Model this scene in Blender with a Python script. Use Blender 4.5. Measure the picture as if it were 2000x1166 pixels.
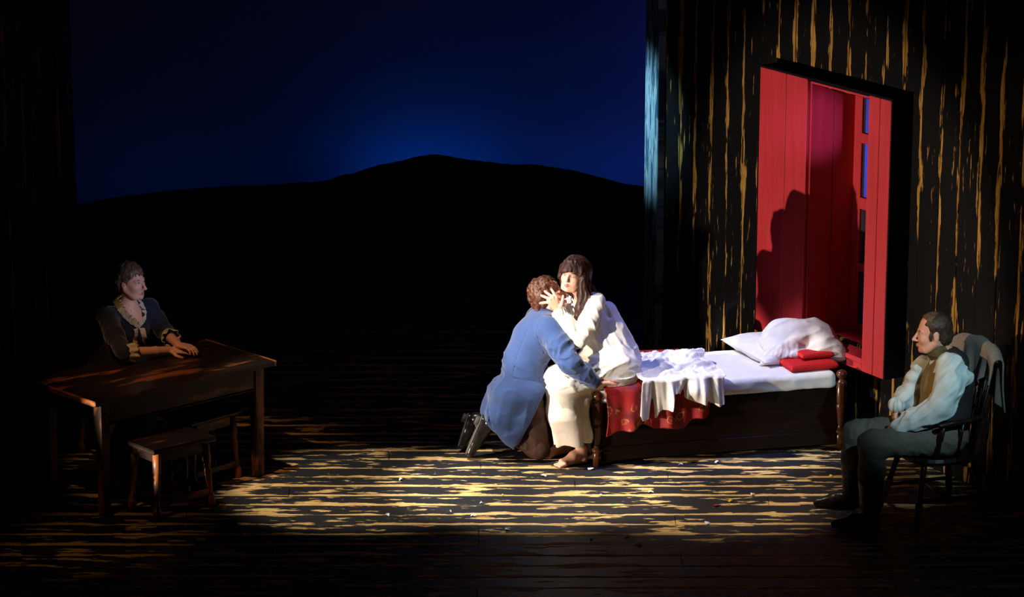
import bpy, math, random
import numpy as np
from mathutils import Vector, Matrix

for o in list(bpy.data.objects):
    bpy.data.objects.remove(o, do_unlink=True)
scene = bpy.context.scene
COL = scene.collection
random.seed(7)
RNG = np.random.default_rng(11)

# ------------------------------------------------------------------ camera, world, lights, exposure
PITCH = math.radians(14.2)
CAM = np.array([0.0, -19.13, 5.92])
FPX = 6000.0
cd = bpy.data.cameras.new('camera')
cam = bpy.data.objects.new('camera', cd)
COL.objects.link(cam)
cam.location = CAM
cam.rotation_euler = (math.pi / 2 - PITCH, 0, 0)
cd.sensor_width = 36.0
cd.lens = 36.0 * FPX / 2000.0
cd.clip_end = 100
scene.camera = cam

world = bpy.data.worlds.new('world')
scene.world = world
world.use_nodes = True
wb = world.node_tree.nodes['Background']
wb.inputs[0].default_value = (0.25, 0.4, 1.0, 1)
wb.inputs[1].default_value = 0.0006

scene.view_settings.view_transform = 'Standard'
scene.view_settings.look = 'None'
scene.view_settings.gamma = 1.0
scene.view_settings.use_curve_mapping = False
scene.view_settings.exposure = 0.0


def spot(name, loc, target, energy, color, angle, blend, radius=0.05, sx=1.0):
    ld = bpy.data.lights.new(name, 'SPOT')
    ld.energy = energy
    ld.color = color
    ld.spot_size = math.radians(angle)
    ld.spot_blend = blend
    ld.shadow_soft_size = radius
    ob = bpy.data.objects.new(name, ld)
    COL.objects.link(ob)
    ob.location = loc
    ob.rotation_euler = (Vector(target) - Vector(loc)).to_track_quat('-Z', 'Y').to_euler()
    ob.scale = (sx, 1, 1)
    return ob


def area(name, loc, target, energy, color, sx, sy):
    ld = bpy.data.lights.new(name, 'AREA')
    ld.shape = 'RECTANGLE'
    ld.size, ld.size_y = sx, sy
    ld.energy = energy
    ld.color = color
    ob = bpy.data.objects.new(name, ld)
    COL.objects.link(ob)
    ob.location = loc
    ob.rotation_euler = (Vector(target) - Vector(loc)).to_track_quat('-Z', 'Y').to_euler()
    return ob


# low warm side boom off the left edge of the picture: throws the head shadow on the red window
spot('side_boom_key', (-4.55, -3.05, 0.62), (1.25, 0.3, 1.0), 1700, (1.0, 0.82, 0.66), 28, 0.4, 0.03)
# overhead profile spots that make the pool on the floor
spot('pool_left', (-2.4, -1.4, 6.2), (-0.95, -0.64, 0), 1300, (1.0, 0.86, 0.66), 17.5, 0.6, 0.06)
spot('pool_mid', (-1.9, -1.0, 6.2), (0.12, -0.57, 0), 3000, (1.0, 0.92, 0.82), 18, 0.65, 0.06)
spot('pool_right', (-0.9, -1.2, 6.2), (1.2, -0.72, 0), 1600, (1.0, 0.86, 0.70), 17.5, 0.7, 0.06)
# front of house spot on the embracing pair
spot('pair_front', (-6.0, -8.0, 4.2), (0.29, -0.05, 0.86), 11500, (1.0, 0.90, 0.78), 5.0, 0.7, 0.05)
# white spot on the bed from the left, blue fill from the right
spot('bed_white', (-2.6, -0.5, 5.4), (1.35, 0.42, 0.5), 1900, (0.97, 0.92, 1.0), 15, 0.6, 0.04)
spot('bed_blue', (1.9, -0.4, 6.4), (1.15, 0.25, 0.5), 850, (0.22, 0.32, 1.0), 18, 0.8, 0.08)
# teal front light and warm side light on the seated man
spot('man_teal', (4.1, -7.0, 4.8), (2.5, -1.25, 0.9), 1250, (0.60, 0.90, 1.0), 10.5, 1.0, 0.05)
spot('man_warm', (-2.2, -4.2, 3.3), (2.5, -1.15, 1.0), 800, (1.0, 0.62, 0.34), 10, 0.9, 0.04)
# dim lights on the woman at the table
spot('table_cool', (2.4, -4.5, 2.25), (-2.33, -0.02, 1.14), 620, (0.74, 0.78, 1.0), 5.5, 0.9, 0.05)
spot('table_amber', (-3.3, -3.0, 4.6), (-2.2, -0.55, 0.7), 330, (1.0, 0.50, 0.20), 20, 0.9, 0.05)
spot('floor_amber', (-4.6, -5.0, 4.2), (-2.5, -1.65, 0), 75, (1.0, 0.55, 0.22), 13, 0.9, 0.05)
# amber wash on the right part of the wall
spot('wall_amber', (0.6, -5.0, 4.6), (3.0, -0.6, 1.9), 330, (1.0, 0.72, 0.36), 20, 0.9, 0.05)
# lavender light grazing the head of the window recess
spot('window_lavender', (3.1, -6.5, 3.3), (2.02, 0.85, 2.05), 1900, (0.50, 0.34, 1.0), 4.6, 0.9, 0.05)
# cyan side light catching the end post of the wall
spot('post_cyan', (-2.6, 2.2, 3.2), (1.0, 2.85, 1.7), 1000, (0.45, 0.8, 1.0), 17, 0.9, 0.05)
# cyclorama lamps standing behind the hill ground row
area('cyc_lamp_mid', (-0.75, 7.1, 0.10), (-0.75, 7.7, 0.6), 1.25, (0.0, 0.14, 1.0), 1.0, 0.1)
area('cyc_lamp_left', (-2.9, 6.7, 0.05), (-2.9, 7.6, 0.4), 0.30, (0.0, 0.18, 1.0), 1.8, 0.1)
area('cyc_lamp_right', (0.9, 7.0, 0.10), (0.9, 7.7, 0.5), 0.6, (0.0, 0.13, 1.0), 1.2, 0.1)
area('cyc_lamp_far', (3.3, 6.55, 0.2), (3.3, 7.6, 0.7), 14, (0.08, 0.12, 1.0), 0.8, 0.1)

# ------------------------------------------------------------------ pixel helper (2000 x 1166 frame)
_fw = np.array([0, math.cos(PITCH), -math.sin(PITCH)])
_up = np.array([0, math.sin(PITCH), math.cos(PITCH)])
_rt = np.array([1.0, 0, 0])


def W(px, py, Y):
    d = _fw + _rt * (px - 1000) / FPX - _up * (py - 583) / FPX
    return CAM + d * ((Y - CAM[1]) / d[1])


def WZ(px, py, z):
    d = _fw + _rt * (px - 1000) / FPX - _up * (py - 583) / FPX
    return CAM + d * ((z - CAM[2]) / d[2])


# ------------------------------------------------------------------ object helpers
def tag(o, label=None, cat=None, group=None, kind=None):
    if label: o['label'] = label
    if cat: o['category'] = cat
    if group: o['group'] = group
    if kind: o['kind'] = kind
    return o


def empty(name, loc=(0, 0, 0), rz=0.0):
    o = bpy.data.objects.new(name, None)
    o.empty_display_size = 0.1
    COL.objects.link(o)
    o.location = loc
    o.rotation_euler = (0, 0, rz)
    return o


def mesh(name, v, f, mat, parent=None, smooth=False, cols=None, uv=None):
    me = bpy.data.meshes.new(name)
    v = np.asarray(v, dtype=np.float64)
    if isinstance(f, np.ndarray):
        n, k = f.shape
        me.vertices.add(len(v))
        me.vertices.foreach_set('co', v.astype(np.float32).ravel())
        me.loops.add(n * k)
        me.loops.foreach_set('vertex_index', f.astype(np.int32).ravel())
        me.polygons.add(n)
        me.polygons.foreach_set('loop_start', np.arange(n, dtype=np.int32) * k)
        me.polygons.foreach_set('loop_total', np.full(n, k, dtype=np.int32))
        me.update(calc_edges=True)
    else:
        me.from_pydata([tuple(p) for p in v], [], f)
    if smooth:
        me.polygons.foreach_set('use_smooth', np.ones(len(me.polygons), dtype=bool))
    if cols is not None:
        a = me.attributes.new('paint', 'FLOAT_COLOR', 'POINT')
        c4 = np.ones((len(v), 4), dtype=np.float32)
        c4[:, :3] = cols
        a.data.foreach_set('color', c4.ravel())
    if uv is not None:
        l = me.uv_layers.new(name='UVMap')
        li = np.empty(len(me.loops), dtype=np.int32)
        me.loops.foreach_get('vertex_index', li)
        l.data.foreach_set('uv', np.asarray(uv, dtype=np.float32)[li].ravel())
    me.materials.append(mat)
    me.validate()
    o = bpy.data.objects.new(name, me)
    COL.objects.link(o)
    if parent is not None:
        o.parent = parent
    return o


def box_data(lo, hi, bev=0.0):
    x0, y0, z0 = lo
    x1, y1, z1 = hi
    if bev <= 0:
        v = [(x0, y0, z0), (x1, y0, z0), (x1, y1, z0), (x0, y1, z0), (x0, y0, z1), (x1, y0, z1), (x1, y1, z1), (x0, y1, z1)]
        f = [(0, 3, 2, 1), (4, 5, 6, 7), (0, 1, 5, 4), (1, 2, 6, 5), (2, 3, 7, 6), (3, 0, 4, 7)]
        return v, f
    b = min(bev, (x1 - x0) * .49, (y1 - y0) * .49, (z1 - z0) * .49)
    v, f, idx = [], [], {}
    X, Y, Z = (x0, x1), (y0, y1), (z0, z1)
    for i in (0, 1):
        for j in (0, 1):
            for k in (0, 1):
                sx, sy, sz = (1 - 2 * i) * b, (1 - 2 * j) * b, (1 - 2 * k) * b
                idx[i, j, k] = (len(v), len(v) + 1, len(v) + 2)
                v += [(X[i], Y[j] + sy, Z[k] + sz), (X[i] + sx, Y[j], Z[k] + sz), (X[i] + sx, Y[j] + sy, Z[k])]
    for a in range(3):
        for s in (0, 1):
            q = []
            for p, r in ((0, 0), (1, 0), (1, 1), (0, 1)):
                key = [0, 0, 0]
                key[a] = s; key[(a + 1) % 3] = p; key[(a + 2) % 3] = r
                q.append(idx[tuple(key)][a])
            f.append(tuple(q if s else q[::-1]))
    for a in range(3):
        b1, b2 = (a + 1) % 3, (a + 2) % 3
        for p in (0, 1):
            for r in (0, 1):
                k0 = [0, 0, 0]; k0[b1] = p; k0[b2] = r
                k1 = list(k0); k1[a] = 1
                q = (idx[tuple(k0)][b1], idx[tuple(k1)][b1], idx[tuple(k1)][b2], idx[tuple(k0)][b2])
                f.append(q if p != r else q[::-1])
    for i in (0, 1):
        for j in (0, 1):
            for k in (0, 1):
                t = idx[i, j, k]
                f.append(t if (i + j + k) % 2 else t[::-1])
    return v, f


def box(name, lo, hi, mat, parent=None, bev=0.0):
    v, f = box_data(lo, hi, bev)
    return mesh(name, v, f, mat, parent)


def turned_data(p, q, prof, n=14):
    p, q = np.array(p, float), np.array(q, float)
    ax = q - p
    L = np.linalg.norm(ax); ax /= L
    s = np.cross(ax, [1, 0, 0] if abs(ax[0]) < .9 else [0, 1, 0]); s /= np.linalg.norm(s)
    t = np.cross(ax, s)
    v, f = [], []
    for (tt, r) in prof:
        for i in range(n):
            a = 2 * math.pi * i / n
            v.append(p + ax * L * tt + (s * math.cos(a) + t * math.sin(a)) * r)
    m = len(prof)
    for j in range(m - 1):
        for i in range(n):
            k = (i + 1) % n
            f.append((j * n + i, j * n + k, (j + 1) * n + k, (j + 1) * n + i))
    f.append(tuple(range(n))[::-1])
    f.append(tuple((m - 1) * n + i for i in range(n)))
    return v, f


def turned(name, p, q, prof, mat, parent=None, n=14):
    v, f = turned_data(p, q, prof, n)
    return mesh(name, v, f, mat, parent, smooth=True)


def sheet(name, nu, nv, fn, mat, parent=None, thick=0.006, uvs=1.0):
    """parametric cloth; fn(u,v) arrays -> (n,3)"""
    uu, vv = np.meshgrid(np.linspace(0, 1, nu), np.linspace(0, 1, nv), indexing='ij')
    P = fn(uu.ravel(), vv.ravel())
    i, j = np.meshgrid(np.arange(nu - 1), np.arange(nv - 1), indexing='ij')
    a = (i * nv + j).ravel()
    F = np.stack([a, a + nv, a + nv + 1, a + 1], 1)
    o = mesh(name, P, F, mat, parent, smooth=True, uv=np.stack([uu.ravel() * uvs, vv.ravel() * uvs], 1))
    m = o.modifiers.new('thickness', 'SOLIDIFY')
    m.thickness = thick
    m.offset = 0
    return o


# ------------------------------------------------------------------ lattice noise
_T = RNG.random((32, 32, 32)).astype(np.float32)


def vn(x, y, z):
    xi, yi, zi = np.floor(x).astype(np.int32), np.floor(y).astype(np.int32), np.floor(z).astype(np.int32)
    xf, yf, zf = x - xi, y - yi, z - zi
    xf = xf * xf * (3 - 2 * xf); yf = yf * yf * (3 - 2 * yf); zf = zf * zf * (3 - 2 * zf)
    x0, y0, z0, x1, y1, z1 = xi & 31, yi & 31, zi & 31, (xi + 1) & 31, (yi + 1) & 31, (zi + 1) & 31
    c00 = _T[x0, y0, z0] * (1 - xf) + _T[x1, y0, z0] * xf
    c10 = _T[x0, y1, z0] * (1 - xf) + _T[x1, y1, z0] * xf
    c01 = _T[x0, y0, z1] * (1 - xf) + _T[x1, y0, z1] * xf
    c11 = _T[x0, y1, z1] * (1 - xf) + _T[x1, y1, z1] * xf
    return (c00 * (1 - yf) + c10 * yf) * (1 - zf) + (c01 * (1 - yf) + c11 * yf) * zf


def fbm(x, y, z, o=3):
    r, a, s = 0.0, 0.5, 1.0
    for _ in range(o):
        r = r + a * vn(x * s + 3.1 * _, y * s, z * s + 1.7 * _)
        a *= .5; s *= 2.03
    return r / (1 - .5 ** o)


def ridge(x, y, z, axis, along, across, seed=0.0):
    """creases running along 'axis'"""
    ax = np.array(axis, float); ax /= np.linalg.norm(ax)
    s = np.cross(ax, [0.3, 0.2, 1.0]); s /= np.linalg.norm(s)
    t = np.cross(ax, s)
    a = (x * ax[0] + y * ax[1] + z * ax[2]) * along + seed
    b = (x * s[0] + y * s[1] + z * s[2]) * across
    c = (x * t[0] + y * t[1] + z * t[2]) * across
    return (1 - np.abs(2 * vn(a + 11, b + 7 + seed, c + 5) - 1)) ** 2


# ------------------------------------------------------------------ implicit surfaces for bodies and clothes
class Field:
    def __init__(s, lo, hi, h):
        s.lo = np.array(lo, float); s.h = h
        s.n = np.ceil((np.array(hi, float) - s.lo) / h).astype(int) + 1
        s.v = np.full(tuple(s.n), 1.0, dtype=np.float32)
        s.paints = []

    def _reg(s, lo, hi):
        a = np.clip(np.floor((np.array(lo) - s.lo) / s.h).astype(int), 0, s.n)
        b = np.clip(np.ceil((np.array(hi) - s.lo) / s.h).astype(int) + 1, 0, s.n)
        sl = tuple(slice(int(i), int(j)) for i, j in zip(a, b))
        ax = [(s.lo[i] + s.h * np.arange(a[i], b[i])).astype(np.float32) for i in range(3)]
        return sl, ax[0][:, None, None], ax[1][None, :, None], ax[2][None, None, :]

    def _mix(s, sl, d, k, sub):
        c = s.v[sl]
        if c.size == 0: return
        if sub:
            if k > 0:
                h = np.clip(.5 - .5 * (c + d) / k, 0, 1)
                s.v[sl] = c * (1 - h) + (-d) * h + k * h * (1 - h)
            else:
                s.v[sl] = np.maximum(c, -d)
        else:
            if k > 0:
                h = np.clip(.5 + .5 * (d - c) / k, 0, 1)
                s.v[sl] = d * (1 - h) + c * h - k * h * (1 - h)
            else:
                s.v[sl] = np.minimum(c, d)

    def cone(s, p, q, r1, r2=None, k=0.02, sub=False):
        p, q = np.array(p, float), np.array(q, float)
        if r2 is None: r2 = r1
        m = max(r1, r2) + k + 3 * s.h
        sl, X, Y, Z = s._reg(np.minimum(p, q) - m, np.maximum(p, q) + m)
        e = q - p
        L2 = max(float(e @ e), 1e-9)
        t = np.clip(((X - p[0]) * e[0] + (Y - p[1]) * e[1] + (Z - p[2]) * e[2]) / L2, 0, 1)
        d = np.sqrt((X - p[0] - t * e[0]) ** 2 + (Y - p[1] - t * e[1]) ** 2 + (Z - p[2] - t * e[2]) ** 2) - (r1 + (r2 - r1) * t)
        s._mix(sl, d.astype(np.float32), k, sub)
        return s

    def path(s, pts, rad, k=0.02, sub=False):
        for i in range(len(pts) - 1):
            s.cone(pts[i], pts[i + 1], rad[i], rad[i + 1], k, sub)
        return s

    def ell(s, c, r, axes=None, k=0.02, sub=False):
        c = np.array(c, float); r = np.array(r, float)
        A = np.eye(3) if axes is None else np.array([np.array(a, float) / np.linalg.norm(a) for a in axes])
        ext = np.sqrt(((A * r[:, None]) ** 2).sum(0))
        m = ext + k + 3 * s.h
        sl, X, Y, Z = s._reg(c - m, c + m)
        l = [((X - c[0]) * A[i, 0] + (Y - c[1]) * A[i, 1] + (Z - c[2]) * A[i, 2]) / r[i] for i in range(3)]
        k0 = np.sqrt(l[0] ** 2 + l[1] ** 2 + l[2] ** 2)
        k1 = np.sqrt((l[0] / r[0]) ** 2 + (l[1] / r[1]) ** 2 + (l[2] / r[2]) ** 2)
        d = k0 * (k0 - 1) / np.maximum(k1, 1e-4)
        s._mix(sl, d.astype(np.float32), k, sub)
        return s

    def half(s, p, n, k=0.0):
        """cut away everything on the +n side of p"""
        n = np.array(n, float); n /= np.linalg.norm(n)
        sl, X, Y, Z = s._reg(s.lo, s.lo + s.h * s.n)
        d = (X - p[0]) * n[0] + (Y - p[1]) * n[1] + (Z - p[2]) * n[2]
        s.v = np.maximum(s.v, d.astype(np.float32))
        return s

    def disp(s, fn, band=0.03):
        ii = np.nonzero(np.abs(s.v) < band)
        P = [(s.lo[a] + s.h * ii[a]).astype(np.float32) for a in range(3)]
        s.v[ii] += fn(*P).astype(np.float32)
        return s

    def hit(s, px, py, depth=0.0, out=None):
        d = _fw + _rt * (px - 1000) / FPX - _up * (py - 583) / FPX
        d = d / np.linalg.norm(d)
        t = np.arange(16, 24, .002)
        P = CAM + d * t[:, None]
        I = np.round((P - s.lo) / s.h).astype(int)
        ok = ((I >= 0) & (I < s.n)).all(1)
        P, I = P[ok], I[ok]
        if len(P) == 0: return out
        v = s.v[I[:, 0], I[:, 1], I[:, 2]]
        k = np.nonzero(v < 0)[0]
        if len(k) == 0: return P[np.argmin(v)] + d * depth
        return P[k[0]] + d * depth

    def paint(s, c, r, col, axes=None, soft=0.35):
        s.paints.append((np.array(c, float), np.array(r, float) * np.ones(3), np.array(col, float), axes, soft))

    def build(s, name, mat, parent, base=None, relax=1):
        v = s.v
        v[0] = v[-1] = 1; v[:, 0] = v[:, -1] = 1; v[:, :, 0] = v[:, :, -1] = 1
        v[v == 0] = 1e-6
        S = v < 0
        c = np.zeros(tuple(s.n - 1), dtype=np.int8)
        offs = [(i, j, k) for i in (0, 1) for j in (0, 1) for k in (0, 1)]
        nx, ny, nz = s.n
        for (i, j, k) in offs:
            c += S[i:nx - 1 + i, j:ny - 1 + j, k:nz - 1 + k]
        act = (c > 0) & (c < 8)
        I = np.argwhere(act)
        idx = np.full(act.shape, -1, dtype=np.int32)
        idx[act] = np.arange(len(I))
        cv = {o: v[I[:, 0] + o[0], I[:, 1] + o[1], I[:, 2] + o[2]].astype(np.float64) for o in offs}
        acc = np.zeros((len(I), 3)); cnt = np.zeros(len(I))
        for o in offs:
            for a in range(3):
                if o[a] == 0:
                    p = list(o); p[a] = 1; p = tuple(p)
                    va, vb = cv[o], cv[p]
                    m = (va < 0) != (vb < 0)
                    t = np.where(m, va / np.where(m, va - vb, 1), 0)
                    pos = np.zeros((len(I), 3)); pos[:] = o
                    pos[:, a] = t
                    acc[m] += pos[m]; cnt[m] += 1
        V = s.lo + s.h * (I + acc / cnt[:, None])
        quads = []
        for a in range(3):
            b, d = (a + 1) % 3, (a + 2) % 3
            sa = [slice(None)] * 3; sb = [slice(None)] * 3
            sa[a] = slice(0, -1); sb[a] = slice(1, None)
            A, B = S[tuple(sa)], S[tuple(sb)]
            E = np.argwhere(A != B)
            E = E[(E[:, b] > 0) & (E[:, d] > 0) & (E[:, b] < s.n[b] - 1) & (E[:, d] < s.n[d] - 1)]
            fl = A[E[:, 0], E[:, 1], E[:, 2]]
            q = []
            for (db, dd) in ((-1, -1), (0, -1), (0, 0), (-1, 0)):
                e = E.copy(); e[:, b] += db; e[:, d] += dd
                q.append(idx[e[:, 0], e[:, 1], e[:, 2]])
            q = np.stack(q, 1)
            q[~fl] = q[~fl][:, ::-1]
            quads.append(q)
        Q = np.concatenate(quads)
        Q = Q[(Q >= 0).all(1)]
        for _ in range(relax):
            sm = np.zeros_like(V); n = np.zeros(len(V))
            for x, y in ((0, 1), (1, 2), (2, 3), (3, 0)):
                np.add.at(sm, Q[:, x], V[Q[:, y]]); np.add.at(n, Q[:, x], 1)
                np.add.at(sm, Q[:, y], V[Q[:, x]]); np.add.at(n, Q[:, y], 1)
            V = V * .5 + .5 * sm / np.maximum(n, 1)[:, None]
        cols = None
        if base is not None:
            cols = np.ones((len(V), 3)) * np.array(base)
            for (pc, pr, pcol, axes, soft) in s.paints:
                A = np.eye(3) if axes is None else np.array([np.array(a, float) / np.linalg.norm(a) for a in axes])
                l = ((V - pc) @ A.T) / pr
                w = np.clip((1 - np.sqrt((l ** 2).sum(1))) / soft, 0, 1)[:, None]
                cols = cols * (1 - w) + pcol * w
        if parent is not None:
            V = V - np.array(parent.location)
        return mesh(name, V, Q, mat, parent, smooth=True, cols=cols)


def ribbon(name, pts, wdir, width, nrm, mat, parent, waves=9, amp=.010, thick=.004, n=90):
    """ruffled strip along a polyline"""
    pts = np.array(pts, float)
    seg = np.r_[0, np.cumsum(np.linalg.norm(np.diff(pts, axis=0), axis=1))]
    wd = np.array(wdir, float)
    if wd.ndim == 1: wd = np.tile(wd, (len(pts), 1))
    nr = np.array(nrm, float); nr /= np.linalg.norm(nr)

    def fn(u, v):
        q = u * seg[-1]
        P = np.stack([np.interp(q, seg, pts[:, i]) for i in range(3)], 1)
        D = np.stack([np.interp(q, seg, wd[:, i]) for i in range(3)], 1)
        D /= np.linalg.norm(D, axis=1)[:, None]
        w = width * (1 + .15 * np.sin(u * waves * 6.28 + 1)) * (1 + .2 * (vn(u * 30, v * 3, u * 0) - .5))
        off = amp * np.sin(u * waves * 6.283 + 1.2 * np.sin(u * 17)) * (.25 + v) + .25 * amp * (vn(u * 60, v * 8, u * 0) - .5)
        P = P + D * (v * w)[:, None] + nr * (off + .008)[:, None]
        return P - np.array(parent.location)
    return sheet(name, n, 8, fn, mat, parent, thick)


def ruffle_cuff(name, p, d, r0, r1, ln, mat, parent, waves=9, amp=.007, thick=.004):
    d = np.array(d, float); d /= np.linalg.norm(d)
    s = np.cross(d, (0, 0, 1.0)); s /= np.linalg.norm(s)
    t = np.cross(d, s)

    def fn(u, v):
        a = u * 2 * math.pi
        r = r0 + (r1 - r0) * v ** .8 + amp * np.sin(a * waves + np.sin(a * 2)) * v + .004 * (vn(a * 6, v * 6, a * 0) - .5)
        l_ = ln * v + .006 * np.sin(a * 5) * v
        return np.array(p) + np.outer(l_, d) + np.outer(r * np.cos(a), s) + np.outer(r * np.sin(a), t) - np.array(parent.location)
    return sheet(name, 80, 9, fn, mat, parent, thick)


def frame(f, u):
    f = np.array(f, float); f /= np.linalg.norm(f)
    u = np.array(u, float); u = u - f * (u @ f); u /= np.linalg.norm(u)
    return f, np.cross(u, f), u          # forward, left, up


def head(F, c, f, u, S=1.0, eyes='open', brow=(.06, .03, .02), lip=(.5, .16, .14), nose=1.0, cheek=None):
    f, s, u = frame(f, u)
    c = np.array(c, float)
    L = lambda a, b, d: c + S * (a * f + b * s + d * u)
    ax = (f, s, u)
    F.ell(L(-.014, 0, .032), np.array((.096, .075, .088)) * S, ax, 0)
    F.ell(L(.028, 0, -.03), np.array((.064, .060, .083)) * S, ax, .03)
    F.ell(L(.042, 0, -.084), np.array((.044, .044, .033)) * S, ax, .025)
    F.ell(L(.077, 0, -.106), np.array((.014, .019, .014)) * S, ax, .02)
    for g in (-1, 1):
        F.cone(L(-.01, g * .058, -.05), L(.05, g * .036, -.1), .018 * S, .016 * S, .03)      # jaw line
        F.ell(L(.058, g * .036, -.036), np.array((.024, .024, .022)) * S, ax, .025)            # cheek
        F.ell(L(.103, g * .031, -.001), np.array((.020, .020, .012)) * S, ax, .012, sub=True)  # socket
        F.ell(L(.074, g * .031, -.002), np.array((.0135, .0155, .0125)) * S, ax, .004)         # lid
        F.cone(L(.085, g * .012, .016), L(.073, g * .048, .016), .0075 * S, .006 * S, .012)    # brow ridge
        F.ell(L(-.010, g * .077, -.012), np.array((.017, .007, .029)) * S, ax, .008)           # ear
        F.ell(L(-.002, g * .085, -.012), np.array((.008, .006, .017)) * S, ax, .004, sub=True)
        F.ell(L(.100, g * .011, -.043), np.array((.010, .007, .007)) * S, ax, .005)
        F.paint(L(.082, g * .031, .0195), np.array((.02, .021, .0055)) * S, brow, ax, .5)
        if eyes == 'open':
            F.paint(L(.086, g * .031, -.002), np.array((.014, .014, .0065)) * S, (.62, .58, .55), ax, .3)
            F.paint(L(.088, g * .031, -.001), np.array((.012, .0062, .0062)) * S, (.03, .02, .015), ax, .3)
            F.paint(L(.088, g * .031, .005), np.array((.012, .016, .0035)) * S, (.05, .03, .025), ax, .4)
        else:
            F.paint(L(.086, g * .031, -.008), np.array((.012, .017, .0042)) * S, (.07, .035, .03), ax, .5)
            F.paint(L(.086, g * .031, .004), np.array((.012, .018, .009)) * S, (.50, .27, .21), ax, .8)
    F.cone(L(.086, 0, .012), L(.112 + .004 * nose, 0, -.037), .007 * S, .0105 * S, .01)
    F.ell(L(.113 + .004 * nose, 0, -.039), np.array((.010, .011, .009)) * S, ax, .006)
    for g in (-1, 1):
        F.cone(L(.099, 0, -.0665), L(.085, g * .023, -.070), .0058 * S, .0035 * S, .004)
        F.cone(L(.097, 0, -.0775), L(.085, g * .021, -.073), .0066 * S, .0035 * S, .004)
    F.cone(L(.110, -.02, -.0718), L(.110, .02, -.0718), .006 * S, .006 * S, .003, sub=True)
    F.paint(L(.095, 0, -.0715), np.array((.02, .025, .0125)) * S, lip, ax, .4)
    if cheek is not None:
        for g in (-1, 1):
            F.paint(L(.066, g * .04, -.035), np.array((.03, .026, .024)) * S, cheek, ax, .9)
    return L


def hand(F, wrist, d, back, thumb, curl=(.3, .35, .4, .45), spread=.10, S=1.0, tcurl=.5):
    """d: towards the fingers, back: normal of the back of the hand, thumb: +1/-1 side"""
    d = np.array(d, float); d /= np.linalg.norm(d)
    b = np.array(back, float); b = b - d * (b @ d); b /= np.linalg.norm(b)
    x = np.cross(d, b) * thumb                      # towards the thumb
    w = np.array(wrist, float)
    lens = (.070, .078, .073, .056)
    for i in range(4):
        off = (1.5 - i) * .0195 * S
        kn = w + d * (.088 - .004 * abs(i - 1.2)) * S + x * off
        F.cone(w + d * .012 * S + x * off * .55, kn, .0135 * S, .0105 * S, .010)
        dirv = d + x * (1.5 - i) * spread
        dirv /= np.linalg.norm(dirv)
        p = kn
        ang = 0
        for j, fr in enumerate((.46, .30, .24)):
            ang += curl[i] * (1.0, 1.2, .8)[j]
            v = dirv * math.cos(ang) - b * math.sin(ang)
            q = p + v * lens[i] * fr * S
            F.cone(p, q, (.0094 - .0009 * j) * S, (.0086 - .0009 * j) * S, .003)
            p = q
    t0 = w + d * .028 * S + x * .026 * S
    t1 = t0 + (d * .55 + x * .75 - b * .25) * .036 * S
    t2 = t1 + (d * .85 + x * .35 - b * tcurl * .6) * .028 * S
    t3 = t2 + (d * .95 + x * .05 - b * tcurl) * .024 * S
    F.path([t0, t1, t2, t3], [.015 * S, .0115 * S, .0098 * S, .0082 * S], .006)

# ------------------------------------------------------------------ materials
def new_mat(name):
    m = bpy.data.materials.new(name)
    m.use_nodes = True
    nt = m.node_tree
    b = nt.nodes['Principled BSDF']
    return m, nt, b


def N(nt, t, **kw):
    n = nt.nodes.new(t)
    for k, v in kw.items():
        if isinstance(k, str) and hasattr(n, k):
            setattr(n, k, v)
    return n


def M(nt, op, a, b=None, c=None, clamp=False):
    n = nt.nodes.new('ShaderNodeMath')
    n.operation = op
    n.use_clamp = clamp
    for i, x in enumerate((a, b, c)):
        if x is None: continue
        if isinstance(x, (int, float)): n.inputs[i].default_value = x
        else: nt.links.new(x, n.inputs[i])
    return n.outputs[0]


def mixc(nt, fac, a, b):
    n = nt.nodes.new('ShaderNodeMix')
    n.data_type = 'RGBA'
    for sock, x in ((n.inputs[0], fac), (n.inputs[6], a), (n.inputs[7], b)):
        if isinstance(x, (int, float)): sock.default_value = x
        elif isinstance(x, tuple): sock.default_value = (*x[:3], 1)
        else: nt.links.new(x, sock)
    return n.outputs[2]


def ramp01(nt, x, a, b):
    n = nt.nodes.new('ShaderNodeMapRange')
    n.interpolation_type = 'SMOOTHSTEP'
    nt.links.new(x, n.inputs[0])
    n.inputs[1].default_value = a
    n.inputs[2].default_value = b
    return n.outputs[0]


def noise(nt, vec, scale, detail=3, rough=.55):
    n = nt.nodes.new('ShaderNodeTexNoise')
    n.inputs['Scale'].default_value = scale
    n.inputs['Detail'].default_value = detail
    n.inputs['Roughness'].default_value = rough
    if vec is not None: nt.links.new(vec, n.inputs['Vector'])
    return n.outputs['Fac']


def mapping(nt, src, scale):
    n = nt.nodes.new('ShaderNodeMapping')
    n.inputs['Scale'].default_value = scale
    nt.links.new(src, n.inputs['Vector'])
    return n.outputs[0]


def bump(nt, b, h, strength, dist=.01):
    n = nt.nodes.new('ShaderNodeBump')
    n.inputs['Strength'].default_value = strength
    n.inputs['Distance'].default_value = dist
    nt.links.new(h, n.inputs['Height'])
    nt.links.new(n.outputs[0], b.inputs['Normal'])


def mat_plain(name, c, c2=None, rough=.7, scale=30, stretch=(1, 1, 1), bmp=.15, spec=.3, sheen=0, dist=.004, detail=4):
    m, nt, b = new_mat(name)
    tc = N(nt, 'ShaderNodeTexCoord')
    v = mapping(nt, tc.outputs['Object'], stretch)
    n = noise(nt, v, scale, detail)
    if c2 is None: c2 = tuple(x * .75 for x in c)
    nt.links.new(mixc(nt, ramp01(nt, n, .3, .7), c, c2), b.inputs['Base Color'])
    b.inputs['Roughness'].default_value = rough
    b.inputs['Specular IOR Level'].default_value = spec
    if sheen:
        b.inputs['Sheen Weight'].default_value = sheen
    if bmp: bump(nt, b, n, bmp, dist)
    return m


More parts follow.
